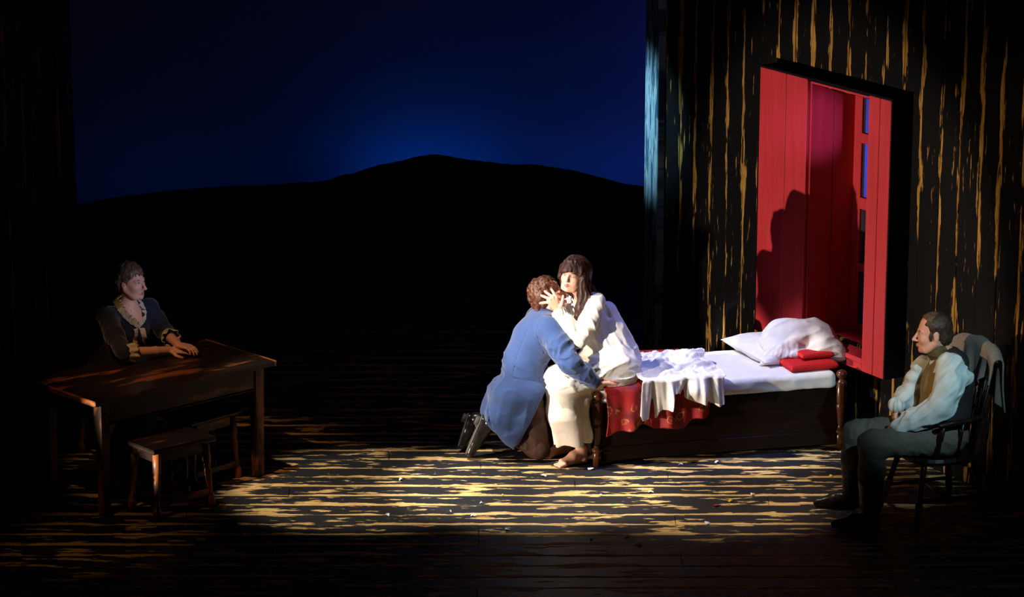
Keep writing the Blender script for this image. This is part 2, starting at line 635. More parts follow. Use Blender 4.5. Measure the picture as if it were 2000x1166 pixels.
def mat_skin(name, rough=.5):
    m, nt, b = new_mat(name)
    a = N(nt, 'ShaderNodeAttribute', attribute_name='paint')
    tc = N(nt, 'ShaderNodeTexCoord')
    n = noise(nt, tc.outputs['Object'], 60, 3)
    mul = nt.nodes.new('ShaderNodeMix'); mul.data_type = 'RGBA'; mul.blend_type = 'MULTIPLY'
    mul.inputs[0].default_value = .25
    nt.links.new(a.outputs['Color'], mul.inputs[6])
    nt.links.new(mixc(nt, n, (1, .82, .78), (1, 1, 1)), mul.inputs[7])
    nt.links.new(mul.outputs[2], b.inputs['Base Color'])
    b.inputs['Roughness'].default_value = rough
    b.inputs['Specular IOR Level'].default_value = .35
    b.inputs['Subsurface Weight'].default_value = .08
    b.inputs['Subsurface Radius'].default_value = (.02, .008, .005)
    b.inputs['Subsurface Scale'].default_value = .3
    return m


def mat_hair(name, c, c2, stretch=(1, 1, .18), scale=140, rough=.45):
    m, nt, b = new_mat(name)
    tc = N(nt, 'ShaderNodeTexCoord')
    n = noise(nt, mapping(nt, tc.outputs['Object'], stretch), scale, 3)
    nt.links.new(mixc(nt, ramp01(nt, n, .35, .65), c, c2), b.inputs['Base Color'])
    b.inputs['Roughness'].default_value = rough
    b.inputs['Specular IOR Level'].default_value = .4
    bump(nt, b, n, .6, .006)
    return m


def mat_worn(name, across, along, offset, width, dark, ochre, ochre2, edge_gain=.22, thr=.60, lens=.9, acr=9.0, rough=.4,
             edge_w=.30, soft=.035, seed=0.0, both=False, spec=.5):
    """black painted boards worn through to an ochre ground, mostly along their edges"""
    m, nt, b = new_mat(name)
    g = N(nt, 'ShaderNodeNewGeometry')

    def dot(v):
        d = nt.nodes.new('ShaderNodeVectorMath'); d.operation = 'DOT_PRODUCT'
        nt.links.new(g.outputs['Position'], d.inputs[0])
        d.inputs[1].default_value = v
        return d.outputs['Value']
    A, Lg = dot(across), dot(along)
    r = M(nt, 'DIVIDE', M(nt, 'SUBTRACT', A, offset), width)
    row = M(nt, 'FLOOR', r)
    fr = M(nt, 'FRACT', r)
    cb = nt.nodes.new('ShaderNodeCombineXYZ')
    nt.links.new(M(nt, 'ADD', M(nt, 'MULTIPLY', Lg, lens), M(nt, 'MULTIPLY', row, 7.31)), cb.inputs[0])
    nt.links.new(M(nt, 'MULTIPLY', A, acr), cb.inputs[1])
    cb.inputs[2].default_value = seed
    n1 = noise(nt, cb.outputs[0], 2.3, 7, .62)
    cb2 = nt.nodes.new('ShaderNodeCombineXYZ')
    nt.links.new(M(nt, 'ADD', M(nt, 'MULTIPLY', Lg, .75), M(nt, 'MULTIPLY', row, 3.7)), cb2.inputs[0])
    nt.links.new(M(nt, 'MULTIPLY', row, 5.13), cb2.inputs[1])
    cb2.inputs[2].default_value = seed + 4
    n2 = noise(nt, cb2.outputs[0], 1.3, 2, .5)
    e = M(nt, 'SUBTRACT', 1.0, ramp01(nt, fr, 0.0, edge_w))
    if both:
        e2 = ramp01(nt, fr, 1 - edge_w * .8, 1.0)
        e = M(nt, 'MAXIMUM', e, e2)
    ew = M(nt, 'MULTIPLY', e, M(nt, 'MULTIPLY', ramp01(nt, n2, .28, .62), edge_gain))
    val = M(nt, 'ADD', n1, ew)
    mask = ramp01(nt, val, thr - soft, thr + soft)
    n3 = noise(nt, cb.outputs[0], 6.0, 4, .6)
    oc = mixc(nt, ramp01(nt, n3, .35, .65), ochre, ochre2)
    dk = mixc(nt, n3, dark, tuple(x * 1.9 for x in dark))
    nt.links.new(mixc(nt, mask, dk, oc), b.inputs['Base Color'])
    nt.links.new(M(nt, 'ADD', M(nt, 'MULTIPLY', mask, .35), rough), b.inputs['Roughness'])
    b.inputs['Specular IOR Level'].default_value = spec
    bump(nt, b, M(nt, 'SUBTRACT', M(nt, 'MULTIPLY', n3, .25), mask), .35, .002)
    return m


def mat_wood(name, c, c2, axis=0, rough=.42, wear=None, wthr=.6):
    m, nt, b = new_mat(name)
    tc = N(nt, 'ShaderNodeTexCoord')
    st = [14, 14, 14]; st[axis] = 1.2
    v = mapping(nt, tc.outputs['Object'], st)
    n = noise(nt, v, 2.4, 5, .6)
    col = mixc(nt, ramp01(nt, n, .3, .7), c, c2)
    if wear:
        st2 = [5, 5, 5]; st2[axis] = 1.6
        n2 = noise(nt, mapping(nt, tc.outputs['Object'], st2), 1.7, 4, .55)
        col = mixc(nt, ramp01(nt, n2, wthr - .04, wthr + .1), col, wear)
    nt.links.new(col, b.inputs['Base Color'])
    b.inputs['Roughness'].default_value = rough
    b.inputs['Specular IOR Level'].default_value = .4
    bump(nt, b, n, .2, .002)
    return m


DARK = (.010, .010, .012)
OCH, OCH2 = (.60, .38, .12), (.33, .17, .055)
PW, PY0 = .191, -.388            # plank pitch and a seam
m_floor = mat_worn('worn_floor_paint', (0, 1, 0), (1, 0, 0), PY0, PW, DARK, (.70, .49, .20), (.47, .29, .11), edge_gain=.26, thr=.575, lens=1.5, acr=6.0, rough=.55, edge_w=.30, soft=.022, spec=.3)
m_sub = mat_plain('subfloor_black', (.004, .004, .005), rough=.9, bmp=0)
WD = np.array([.5, -.8660254, 0]); WN = np.array([-.8660254, -.5, 0])
WA = np.array([2.87, -.718, 0]) - WN * .15      # a point on the face of the right wall
BW = .2
m_wallR = mat_worn('worn_wall_paint', tuple(WD), (0, 0, 1), float(WA @ WD), BW, (.0035, .0035, .004), (.46, .26, .06), (.28, .13, .035), edge_gain=.26, thr=.655,
                   lens=1.7, acr=13.0, rough=.6, edge_w=.26, seed=3.3, both=True, soft=.03, spec=.05)
LD = np.array([-.5, -.8660254, 0]); LN = np.array([.8660254, -.5, 0])
LA = np.array([-3.31, 3.0, 0])
m_wallL = mat_worn('worn_wall_paint_dark', tuple(LD), (0, 0, 1), float(LA @ LD), BW, (.006, .006, .007), (.42, .25, .07), (.24, .12, .035), edge_gain=.2, thr=.64,
                   lens=1.1, acr=11.0, rough=.5, edge_w=.3, seed=8.1, spec=.2)
m_post = mat_worn('worn_blue_paint', tuple(WD), (0, 0, 1), float(WA @ WD) + .05, .5, (.025, .06, .10), (.40, .52, .55), (.14, .26, .34), edge_gain=.1, thr=.50,
                  lens=1.4, acr=18.0, rough=.5, seed=5.5, spec=.2)
m_red = mat_plain('red_paint', (.54, .033, .042), (.47, .026, .034), rough=.55, scale=3, stretch=(6, 6, .5), bmp=.05)
m_blackbox = mat_plain('black_paint', (.004, .004, .005), rough=.85, bmp=0, spec=.1)
m_cyc = mat_plain('cyclorama_cloth', (.45, .5, .6), (.43, .48, .58), rough=.95, scale=2, bmp=0, spec=.02)
m_hill = mat_plain('black_hill_cloth', (.0035, .0035, .004), rough=1.0, scale=6, bmp=.2, spec=.0)
m_glass, nt, b = new_mat('window_glass')
b.inputs['Base Color'].default_value = (.75, .8, .9, 1)
b.inputs['Transmission Weight'].default_value = .97
b.inputs['Roughness'].default_value = .02
b.inputs['IOR'].default_value = 1.02
m_table = mat_wood('dark_oak', (.016, .008, .005), (.008, .004, .003), 0, .42, (.22, .075, .022), .58)
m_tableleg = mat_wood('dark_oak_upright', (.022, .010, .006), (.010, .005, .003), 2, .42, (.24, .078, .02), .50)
m_bed = mat_wood('bed_walnut', (.014, .006, .004), (.007, .0035, .003), 0, .55)
m_bed.node_tree.nodes['Principled BSDF'].inputs['Specular IOR Level'].default_value = .12
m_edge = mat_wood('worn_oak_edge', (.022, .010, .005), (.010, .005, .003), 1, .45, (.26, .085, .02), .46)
m_bedpost = mat_wood('bed_post_walnut', (.10, .030, .012), (.035, .012, .006), 2, .22)
m_chair = mat_wood('chair_elm', (.016, .008, .005), (.007, .004, .003), 2, .35, (.10, .04, .015), .66)

# ------------------------------------------------------------------ stage floor: real planks running across the stage
floor = box('floor', (-6.2, -4.2, -.25), (6.5, 7.6, -.032), m_sub)
tag(floor, kind='structure')
plank_meshes = {}


def plank_mesh(L):
    key = round(L, 2)
    if key not in plank_meshes:
        v, f = box_data((0, .0025, -.03), (L, PW - .0025, 0), .003)
        me = bpy.data.meshes.new('plank')
        me.from_pydata(v, [], f)
        me.materials.append(m_floor)
        plank_meshes[key] = me
    return plank_meshes[key]


row0 = int(math.floor((-3.35 - PY0) / PW))
row1 = int(math.ceil((5.2 - PY0) / PW))
for r in range(row0, row1):
    y = PY0 + r * PW
    x = -5.6 - random.choice((0, .6, 1.2, 1.8))
    while x < 5.6:
        L = random.choice((3.0, 3.6, 4.2, 4.8))
        if x + L > -5.2:
            o = bpy.data.objects.new('plank', plank_mesh(L - .003))
            COL.objects.link(o)
            o.parent = floor
            o.location = (x, y, random.uniform(-.0025, 0))
            o.rotation_euler = (random.uniform(-.006, .006), 0, 0)
        x += L

# ------------------------------------------------------------------ cyclorama and hill
def cyc_fn(u, v):
    x = (u - .5) * 16
    s = v * 6.0 - .4
    y = 7.7 - .010 * x ** 2
    return np.stack([x, y, s], 1)


cyc = sheet('wall_back', 48, 6, cyc_fn, m_cyc, None, .02)
tag(cyc, kind='structure')

ridge_px = [(-400, 470), (-100, 432), (118, 406), (160, 400), (220, 388), (280, 381), (330, 374), (380, 371), (440, 366), (500, 364), (560, 361), (620, 356), (640, 354), (665, 345),
            (690, 340), (735, 325), (780, 316), (815, 306), (850, 303), (875, 305), (900, 311), (950, 318), (1010, 323), (1045, 323),
            (1080, 328), (1130, 337), (1170, 347), (1215, 361), (1262, 366), (1400, 378), (1560, 392), (1700, 402), (1900, 415), (2300, 440)]
HY = 6.0
rp = np.array([W(x, y, HY) for x, y in ridge_px])


def hill_fn(u, v):
    x = -6.0 + 11.5 * u
    top = np.interp(x, rp[:, 0], rp[:, 2]) + .010 * (fbm(x * 6, x * 0 + .5, x * 0, 3) - .5) + .006 * (vn(x * 40, x * 0, x * 0) - .5)
    t = v * 2 - 1                      # -1 front foot, 0 ridge, 1 back foot
    prof = np.where(t < 0, 1 - (-t) ** 1.6, 1 - t ** 2.2)
    y = HY + np.where(t < 0, t * .8, t * .32)
    bumpy = (fbm(x * 3, y * 3, x * 0 + 2, 3) - .5) * .12 * (1 - np.abs(t)) * np.abs(t) * 2
    return np.stack([x, y + bumpy, np.maximum(top * prof, -.03 * (np.abs(t) > .99))], 1)


hill = sheet('hill', 260, 15, hill_fn, m_hill, None, .012)
tag(hill, 'long black hill ridge peaking at centre against the blue backcloth', 'hill')

# ------------------------------------------------------------------ board walls
def wall(name, A, D, Nn, s0, s1, mat, H=4.6, hole=None):
    root = empty(name, (0, 0, 0))
    tag(root, kind='structure')
    rz = math.atan2(D[1], D[0])
    k = math.floor(s0 / BW)
    n_in = -1 if Nn[0] * -D[1] + Nn[1] * D[0] > 0 else 1      # local +y is left of D; thickness goes away from the stage
    while k * BW < s1 - 1e-6:
        a, b_ = k * BW, (k + 1) * BW
        spans = [(0, H)]
        if hole and a > hole[0] - BW + .02 and b_ < hole[1] + BW - .02:
            spans = [(0, hole[2]), (hole[3], H)]
        for z0, z1 in spans:
            off = random.uniform(-.004, .002)
            y0, y1 = sorted((0, n_in * .03))
            v, f = box_data((.002, y0, z0), (BW - .002, y1, z1), .003)
            o = mesh('board', v, f, mat, root)
            p = np.array(A) + np.array(D) * a + np.array(Nn) * off
            o.location = p
            o.rotation_euler = (0, 0, rz)
        k += 1
    # black cloth backing so that no light leaks between the boards
    return root


wr = wall('wall_right', WA, WD, WN, -3.8, 1.8, m_wallR, hole=(-2.25, -1.05, .62, 2.28))
wl = wall('wall_left', LA, LD, LN, 0.0, 3.4, m_wallL)


def along_wall(name, s0, s1, d0, d1, z0, z1, mat, parent=None, bev=0.0, A=WA, D=WD, Nn=WN):
    """box in wall space: s along the wall, d out of the wall towards the stage"""
    P0 = np.array(A)
    lo = (s0, -d1, z0); hi = (s1, -d0, z1)
    v, f = box_data(lo, hi, bev)
    # local x = D, local y = -N (left of D for the right wall)
    v = [P0 + np.array(D) * q[0] + (-np.array(Nn)) * q[1] + np.array([0, 0, q[2]]) for q in v]
    return mesh(name, v, f, mat, parent)


bb = along_wall('baseboard_right', -3.85, 1.8, .004, .03, 0, .10, m_wallR, None, .004)
tag(bb, kind='structure')
tp = along_wall('trim_1', -3.975, -3.80, -.06, .06, 0, 4.6, m_post, None, .006)
tag(tp, kind='structure')
tl = along_wall('trim_2', -.09, 0.0, -.06, .05, 0, 4.6, m_wallL, None, .006, LA, LD, LN * -1)
tag(tl, kind='structure')

# ------------------------------------------------------------------ red window standing proud of the right wall
win = tag(empty('window_1', (0, 0, 0)), kind='structure')
casement = empty('casement')
casement.parent = win
SL, SA, SB, SR = -2.392, -1.838, -1.165, -.922
ZB, ZT = .515, 2.352
FR = .15
mid1 = (SL + SA) / 2 + .03
bo = []
for a, b_ in ((SL, mid1), (mid1, SA)):
    bo.append(along_wall('red_board', a + .003, b_ - .003, FR - .025, FR, ZB, ZT, m_red, win, .004))
mid2 = (SB + SR) / 2
for a, b_ in ((SB, mid2), (mid2, SR)):
    bo.append(along_wall('red_board', a + .003, b_ - .003, FR - .025, FR, ZB, ZT, m_red, win, .004))
# black outer box
along_wall('case_side', SR - .002, SR + .012, 0.004, FR - .002, ZB, ZT + .01, m_blackbox, win)
along_wall('case_side', SL - .012, SL + .002, 0.004, FR - .002, ZB, ZT + .01, m_blackbox, win)
along_wall('case_top', SL, SR, 0.004, FR - .002, ZT - .01, ZT + .012, m_blackbox, win)
along_wall('case_bottom', SL, SR, 0.004, FR - .027, ZB, ZB + .015, m_blackbox, win)
# deep reveal
RD = -.235
zs = .60
along_wall('reveal', SA - .014, SA, RD, FR - .027, ZB + .02, ZT - .012, m_red, win)
for q in range(2):       # boards of the far reveal
    d1 = FR - .03 - q * .19
    along_wall('reveal_board', SA, SA + .008, d1 - .185, d1, zs - .03, ZT - .015, m_red, win, .002)
along_wall('reveal', SB + .002, SB + .016, RD, FR - .027, ZB + .02, ZT - .012, m_red, win)
along_wall('head_board', SA - .014, SB + .016, RD, FR - .027, ZT - .03, ZT - .012, m_red, win)
v_ = along_wall('sill', SA - .01, SB + .01, RD, FR + .004, zs - .035, zs, m_red, win, .004)
along_wall('sill_front', SA, SB, FR - .025, FR, ZB, zs - .036, m_red, win, .003)
# casement at the back of the reveal
CB0, CB1 = RD - .04, RD - .002
along_wall('stile', SA - .03, SA + .085, CB0, CB1, zs - .03, ZT, m_red, casement, .005)
along_wall('stile', SB - .06, SB + .05, CB0, CB1, zs - .03, ZT, m_red, casement, .005)
along_wall('mullion', (SA + SB) / 2 - .02, (SA + SB) / 2 + .04, CB0, CB1, zs - .03, ZT, m_red, casement, .005)


def back_z(py):
    # height of a pixel row on the casement plane at the visible stile
    o_ = WA + WN * RD
    d = _fw + _rt * (1690 - 1000) / FPX - _up * (py - 583) / FPX
    t = ((o_ - CAM) @ WN) / (d @ WN)
    return (CAM + d * t)[2]


bars = [(262, 282), (389, 412), (518, 535), (636, 662)]
zz = [(back_z(b_), back_z(a)) for a, b_ in bars]
for z0, z1 in zz:
    along_wall('glazing_bar', SA + .08, SB - .05, CB0 + .004, CB1 - .004, z0, z1, m_red, casement, .003)
tops = [ZT] + [z[0] for z in zz[:3]]
bots = [z[1] for z in zz]
for z1, z0 in zip(tops, bots):
    for s0, s1 in ((SA + .085, (SA + SB) / 2 - .02), ((SA + SB) / 2 + .04, SB - .06)):
        along_wall('pane', s0, s1, CB0 + .016, CB0 + .02, z0, z1, m_glass, casement)

# ------------------------------------------------------------------ table with four legs
E1 = np.array([1.004, .934, 0]) / 1.371
TA = math.atan2(E1[1], E1[0])
TL, TW, TH = 1.37, .73, .76
tab = tag(empty('dining_table', (-2.506, -1.286, 0), TA), 'long dark oak table with worn edges, woman seated behind it', 'table')
nb = 4
top = empty_top = None
for i in range(nb):
    a, b_ = i * TW / nb, (i + 1) * TW / nb
    box('tabletop_board', (.0, a + .001, TH - .035), (TL, b_ - .001, TH), m_table, tab, .005)
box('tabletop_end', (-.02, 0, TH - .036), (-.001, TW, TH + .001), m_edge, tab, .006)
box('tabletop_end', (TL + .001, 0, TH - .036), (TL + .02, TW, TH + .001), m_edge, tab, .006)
lg = .075
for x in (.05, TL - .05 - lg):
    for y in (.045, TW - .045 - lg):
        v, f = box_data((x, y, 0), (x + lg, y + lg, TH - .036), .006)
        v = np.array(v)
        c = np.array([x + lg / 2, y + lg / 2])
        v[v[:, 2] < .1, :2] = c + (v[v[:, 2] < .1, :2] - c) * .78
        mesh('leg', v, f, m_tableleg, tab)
ap0 = box('apron', (.05 + lg, .055, TH - .17), (TL - .05 - lg, .08, TH - .037), m_table, tab, .004)
box('apron', (.05 + lg, TW - .08, TH - .17), (TL - .05 - lg, TW - .055, TH - .037), m_table, tab, .004)
box('apron', (.06, .045 + lg, TH - .17), (.085, TW - .045 - lg, TH - .037), m_table, tab, .004)
box('apron', (TL - .085, .045 + lg, TH - .17), (TL - .06, TW - .045 - lg, TH - .037), m_table, tab, .004)
box('moulding', (.05 + lg, .048, TH - .182), (TL - .05 - lg, .084, TH - .171), m_table, ap0, .004)


# ------------------------------------------------------------------ joint stools
def stool(loc, rz, label, L=.46, Wd=.32, H=.45):
    r = tag(empty('joint_stool', loc, rz), label, 'stool', 'joint stools at the table')
    box('seat', (-L / 2, -Wd / 2, H - .03), (L / 2, Wd / 2, H), m_table, r, .009)
    prof = [(0, .024), (.02, .027), (.16, .027), (.17, .020), (.19, .025), (.22, .017), (.32, .016), (.48, .021), (.56, .023), (.60, .017), (.63, .024), (.66, .018), (.69, .026), (1, .026)]
    for sx in (-1, 1):
        for sy in (-1, 1):
            p = (sx * (L / 2 - .035), sy * (Wd / 2 - .03), 0)
            q = (sx * (L / 2 - .06), sy * (Wd / 2 - .05), H - .031)
            turned('leg', p, q, prof, m_tableleg, r)
    for sy in (-1, 1):
        y = sy * (Wd / 2 - .049)
        box('seat_rail', (-L / 2 + .07, y - .009, H - .10), (L / 2 - .07, y + .009, H - .031), m_table, r, .003)
        y = sy * (Wd / 2 - .033)
        box('stretcher', (-L / 2 + .058, y - .012, .075), (L / 2 - .058, y + .012, .115), m_table, r, .004)
    for sx in (-1, 1):
        x = sx * (L / 2 - .059)
        box('seat_rail', (x - .009, -Wd / 2 + .066, H - .10), (x + .009, Wd / 2 - .066, H - .031), m_table, r, .003)
        x = sx * (L / 2 - .038)
        box('stretcher', (x - .012, -Wd / 2 + .055, .075), (x + .012, Wd / 2 - .055, .115), m_table, r, .004)
    return r


stool((-2.105, -1.01, 0), math.radians(41), 'dark joint stool with worn orange seat in front of the table', .48, .33)
stool((-1.965, -.435, 0), math.radians(46), 'dark joint stool pushed half under the table by its right leg', .44, .30)
stool((-2.60, .17, 0), math.radians(43), 'joint stool under the woman seated behind the table', .42, .32, .47)

# ------------------------------------------------------------------ bed
BO = np.array([.55, -.14, 0.0]); BA = math.radians(14)
BL, BWD = 1.66, .70
MT = .52                                   # mattress top
eu = np.array([math.cos(BA), math.sin(BA), 0]); ev = np.array([-math.sin(BA), math.cos(BA), 0])


def bed_loc(p):
    d = np.array(p) - BO
    return np.array([d @ eu, d @ ev, d[2]])


bed = tag(empty('bed', BO, BA), 'low dark wooden bedstead with turned posts, mattress on it', 'bed')
prof = [(0, .026), (.16, .031), (.18, .024), (.20, .036), (.225, .036), (.24, .022), (.30, .020), (.40, .026), (.50, .031), (.55, .038), (.565, .030), (.58, .037), (.60, .038),
        (.84, .038), (.86, .030), (.875, .020), (.89, .022), (.91, .034), (.945, .038), (.975, .030), (.99, .016), (1, .004)]
for (x, y, h) in ((0, 0, .50), (0, BWD, .50), (BL, 0, .535), (BL, BWD, .535)):
    turned('post', (x, y, 0), (x, y, h), prof, m_bedpost, bed, 18)
box('side_rail', (.03, -.012, .30), (BL - .03, .016, .41), m_bed, bed, .005)
box('side_rail', (.03, BWD - .016, .30), (BL - .03, BWD + .012, .41), m_bed, bed, .005)
box('lower_rail', (.03, -.014, .03), (BL - .03, .014, .125), m_bed, bed, .006)
box('lower_rail', (.03, BWD - .014, .03), (BL - .03, BWD + .014, .125), m_bed, bed, .006)
box('side_panel', (.03, -.002, .11), (BL - .03, .008, .31), m_bed, bed)
box('foot_rail', (-.014, .03, .30), (.014, BWD - .03, .43), m_bed, bed, .005)
box('foot_panel', (-.004, .03, .04), (.006, BWD - .03, .31), m_bed, bed)
box('headboard', (BL - .014, .03, .10), (BL + .014, BWD - .03, .50), m_bed, bed, .006)
for i in range(9):
    x = .12 + i * .17
    box('slat', (x, .016, .385), (x + .07, BWD - .016, .408), m_bed, bed)

m_linen = mat_plain('white_linen', (.80, .78, .77), (.74, .72, .72), rough=.85, scale=14, bmp=.25, sheen=.1, dist=.01)
m_sheet = mat_plain('crumpled_linen', (.78, .75, .72), (.70, .68, .68), rough=.85, scale=18, bmp=.35, sheen=.1, dist=.01)
m_redcloth = mat_plain('red_wool', (.58, .012, .016), (.50, .010, .013), rough=.8, scale=60, bmp=.15)
m_quilt, nt, b = new_mat('red_gold_brocade')
tc = N(nt, 'ShaderNodeTexCoord')
vo = nt.nodes.new('ShaderNodeTexVoronoi')
vo.inputs['Scale'].default_value = 8.5
vo.inputs['Randomness'].default_value = .75
nzv = nt.nodes.new('ShaderNodeTexNoise'); nzv.inputs['Scale'].default_value = 14
vm = nt.nodes.new('ShaderNodeVectorMath'); vm.operation = 'MULTIPLY_ADD'
nt.links.new(tc.outputs['UV'], nzv.inputs['Vector'])
nt.links.new(nzv.outputs['Color'], vm.inputs[0]); vm.inputs[1].default_value = (.07, .07, 0)
nt.links.new(tc.outputs['UV'], vm.inputs[2]); nt.links.new(vm.outputs[0], vo.inputs['Vector'])
dd = vo.outputs['Distance']
ring = M(nt, 'MULTIPLY', ramp01(nt, dd, .28, .31), M(nt, 'SUBTRACT', 1.0, ramp01(nt, dd, .345, .39)))
dotm = M(nt, 'SUBTRACT', 1.0, ramp01(nt, dd, .08, .12))
gold = M(nt, 'MULTIPLY', M(nt, 'MAXIMUM', ring, dotm), ramp01(nt, noise(nt, tc.outputs['UV'], 9, 2), .36, .5))
dk = mixc(nt, ramp01(nt, noise(nt, tc.outputs['UV'], 5, 3), .45, .6), (.36, .010, .014), (.15, .006, .009))
nt.links.new(mixc(nt, gold, dk, (.44, .20, .05)), b.inputs['Base Color'])
b.inputs['Roughness'].default_value = .62

# mattress: soft slab in a white sheet
def mattress():
    F = Field((.0, -.06, .38), (BL, BWD + .06, .58), .009)
    sl, X, Y, Z = F._reg(F.lo, F.lo + F.h * F.n)
    r = .035
    qx = np.abs(X - (.022 + BL - .04) / 2) - ((BL - .062) / 2 - r)
    qy = np.abs(Y - BWD / 2) - (BWD / 2 + .015 - r)
    qz = np.abs(Z - (.412 + MT) / 2) - ((MT - .412) / 2 - r)
    F.v = (np.sqrt(np.maximum(qx, 0) ** 2 + np.maximum(qy, 0) ** 2 + np.maximum(qz, 0) ** 2) + np.minimum(np.maximum(np.maximum(qx, qy), qz), 0) - r).astype(np.float32)
    F.disp(lambda x, y, z: -.010 * (ridge(x, y, z, (1, .1, 0), 5, 16) - .35) * np.clip((MT - .02 - z) * 20, 0, 1) - .004 * (fbm(x * 6, y * 6, z * 6) - .5) - .002 * ridge(x, y, z, (.6, .8, 0), 4, 14), .05)
    o = F.build('mattress', m_linen, None)
    o.location = BO
    o.rotation_euler = (0, 0, BA)
    return o


tag(mattress(), 'thin white sheeted mattress lying on the dark bedstead', 'mattress')


def on_bed(o):
    o.location = BO
    o.rotation_euler = (0, 0, BA)
    return o


# brocade quilt hanging over the near corner
def quilt_fn(u, v):
    U = .045 + .69 * u + .012 * np.sin(v * 9)
    drop = .295 + .02 * np.sin(U * 14 + .6) - .05 * np.clip((U - .45) / .3, 0, 1) + .012 * np.sin(U * 37)
    hang = np.clip(1 - v / .45, 0, 1)                      # 1 at bottom, 0 at edge
    topv = np.clip((v - .45) / .55, 0, 1)
    fold = (.014 * np.sin(U * 31 + 1.5 * np.sin(U * 9)) + .010 * np.sin(U * 53 + 2)) * (.25 + hang) * (hang > 0)
    y = np.where(hang > 0, -.040 - fold - .012 * np.abs(np.sin(hang * 2.2)), -.040 + topv * .70)
    z = np.where(hang > 0, MT + .012 - drop * hang, MT + .012 + .016 * np.sin(np.clip(topv * 6, 0, 3.14)))
    z = z + np.where(hang > 0, 0, .018 * (fbm(U * 9, y * 9, U * 0 + 3) - .45)) + .03 * np.clip((topv - .86) / .1, 0, 1) * (U > .35)
    rim = np.exp(-((v - .45) / .035) ** 2)
    y = y + rim * .012
    z = z - rim * .006
    return np.stack([U, y, z], 1)


q = on_bed(sheet('quilt', 110, 80, quilt_fn, m_quilt, None, .006))
tag(q, 'red and gold brocade quilt hanging over the near corner of the bed', 'quilt')


# crumpled linen garment spilling over the quilt
def linen_fn(u, v):
    U = .275 + .55 * u
    drop = np.interp(U, [.27, .29, .365, .38, .40, .455, .47, .49, .53, .60, .68, .74, .78, .83], [.20, .25, .25, .20, .19, .19, .10, .085, .085, .13, .165, .175, .19, .17])
    a = .46
    hang = np.clip(1 - v / a, 0, 1)
    t = np.clip((v - a) / (1 - a), 0, 1)
    fold = (.030 * np.sin(U * 42 + 1.0 + 2.2 * np.sin(U * 7)) + .015 * np.sin(U * 83 + .4 + hang) + .006 * np.sin(U * 140)) * (.2 + hang)
    lobe = .030 * np.exp(-((U - .65) / .07) ** 2) * np.sin(np.clip(hang * 3, 0, 3.1))
    y = np.where(hang > 0, -.078 - fold - lobe, -.078 + t * .52)
    z = np.where(hang > 0, MT + .034 - drop * hang ** .92, MT + .034)
    cr = fbm(U * 13, t * 9 + 4, U * 0 + 1, 3) - .35
    rd = ridge(U, t * .5, U * 0, (.9, .5, 0), 5, 26)
    z = z + np.where(hang > 0, .006 * rd, (.075 * np.clip(cr, 0, 1) + .026 * rd) * np.clip(t * 8, 0, 1) + .012)
    z = z + .036 * np.exp(-((t - .84) / .12) ** 2) * np.clip((U - .3) * 8, 0, 1) * (.75 + .25 * np.sin(U * 27)) * (hang <= 0)
    U2 = U + .018 * np.sin(t * 14 + U * 9) * (hang <= 0) + .02 * hang * np.sin(U * 19)
    return np.stack([U2, y, z], 1)


q = on_bed(sheet('linen_cloth', 150, 110, linen_fn, m_sheet, None, .004))
tag(q, 'crumpled white linen cloth spilling over the red quilt', 'cloth')


def pillow(name, c, ax, a, b_, H, mat, label, cat, ex=.45, pinch=.10, wr=.012, seed=0.0, n=46, group=None):
    f, s, u = [np.array(k, float) / np.linalg.norm(k) for k in ax]
    g = np.linspace(-1, 1, n)
    S_, T_ = np.meshgrid(g, g, indexing='ij')
    S_, T_ = S_.ravel(), T_.ravel()
    edge = (np.clip(1 - S_ ** 2, 0, 1) * np.clip(1 - T_ ** 2, 0, 1))
    th = H * edge ** ex
    x = a * S_ * (1 - pinch * (1 - T_ ** 2) * np.abs(S_) ** 6)
    y = b_ * T_ * (1 - pinch * (1 - S_ ** 2) * np.abs(T_) ** 6)
    allv = []
    for sg in (1, -1):
        w = wr * (ridge(x + seed, y, x * 0 + sg, (1, .5, 0), 5, 13, seed) - .4 + 1.3 * (fbm(x * 7 + seed, y * 7, x * 0 + sg * 2) - .5)) * np.clip(edge * 6, 0, 1)
        h = sg * th + w * sg
        allv.append(np.array(c) + np.outer(x, f) + np.outer(y, s) + np.outer(h, u))
    V = np.concatenate(allv)
    i, j = np.meshgrid(np.arange(n - 1), np.arange(n - 1), indexing='ij')
    q0 = (i * n + j).ravel()
    Ft = np.stack([q0, q0 + n, q0 + n + 1, q0 + 1], 1)
    Q = np.concatenate([Ft, Ft[:, ::-1] + n * n])
    o = mesh(name, V, Q, mat, None, smooth=True)
    return tag(o, label, cat, group)


# red cushions under the pillows
c0, c1, c2 = WZ(1547, 730, MT), WZ(1637, 722, MT), WZ(1512, 717, MT)
cx = (c1 - c0); cw = np.linalg.norm(cx); cx /= cw
cy = np.cross((0, 0, 1), cx)
pillow('red_cushion', c0 + cx * cw * .5 + cy * .17 + np.array([0, 0, .028]), (cx, cy, (0, 0, 1)), cw * .52, .17, .026, m_redcloth,
       'flat red cushion lying on the mattress below the white pillows', 'cushion', .10, .02, .002, 1.0, group='red cushions')
pillow('red_cushion', c0 + cx * (cw * .5 + .055) + cy * .24 + np.array([0, 0, .076]), (cx + .04 * cy, cy - .04 * cx, (0, -.05, 1)), cw * .36, .15, .022, m_redcloth,
       'upper red cushion squeezed between the flat red cushion and pillow', 'cushion', .12, .02, .003, 2.0, group='red cushions')
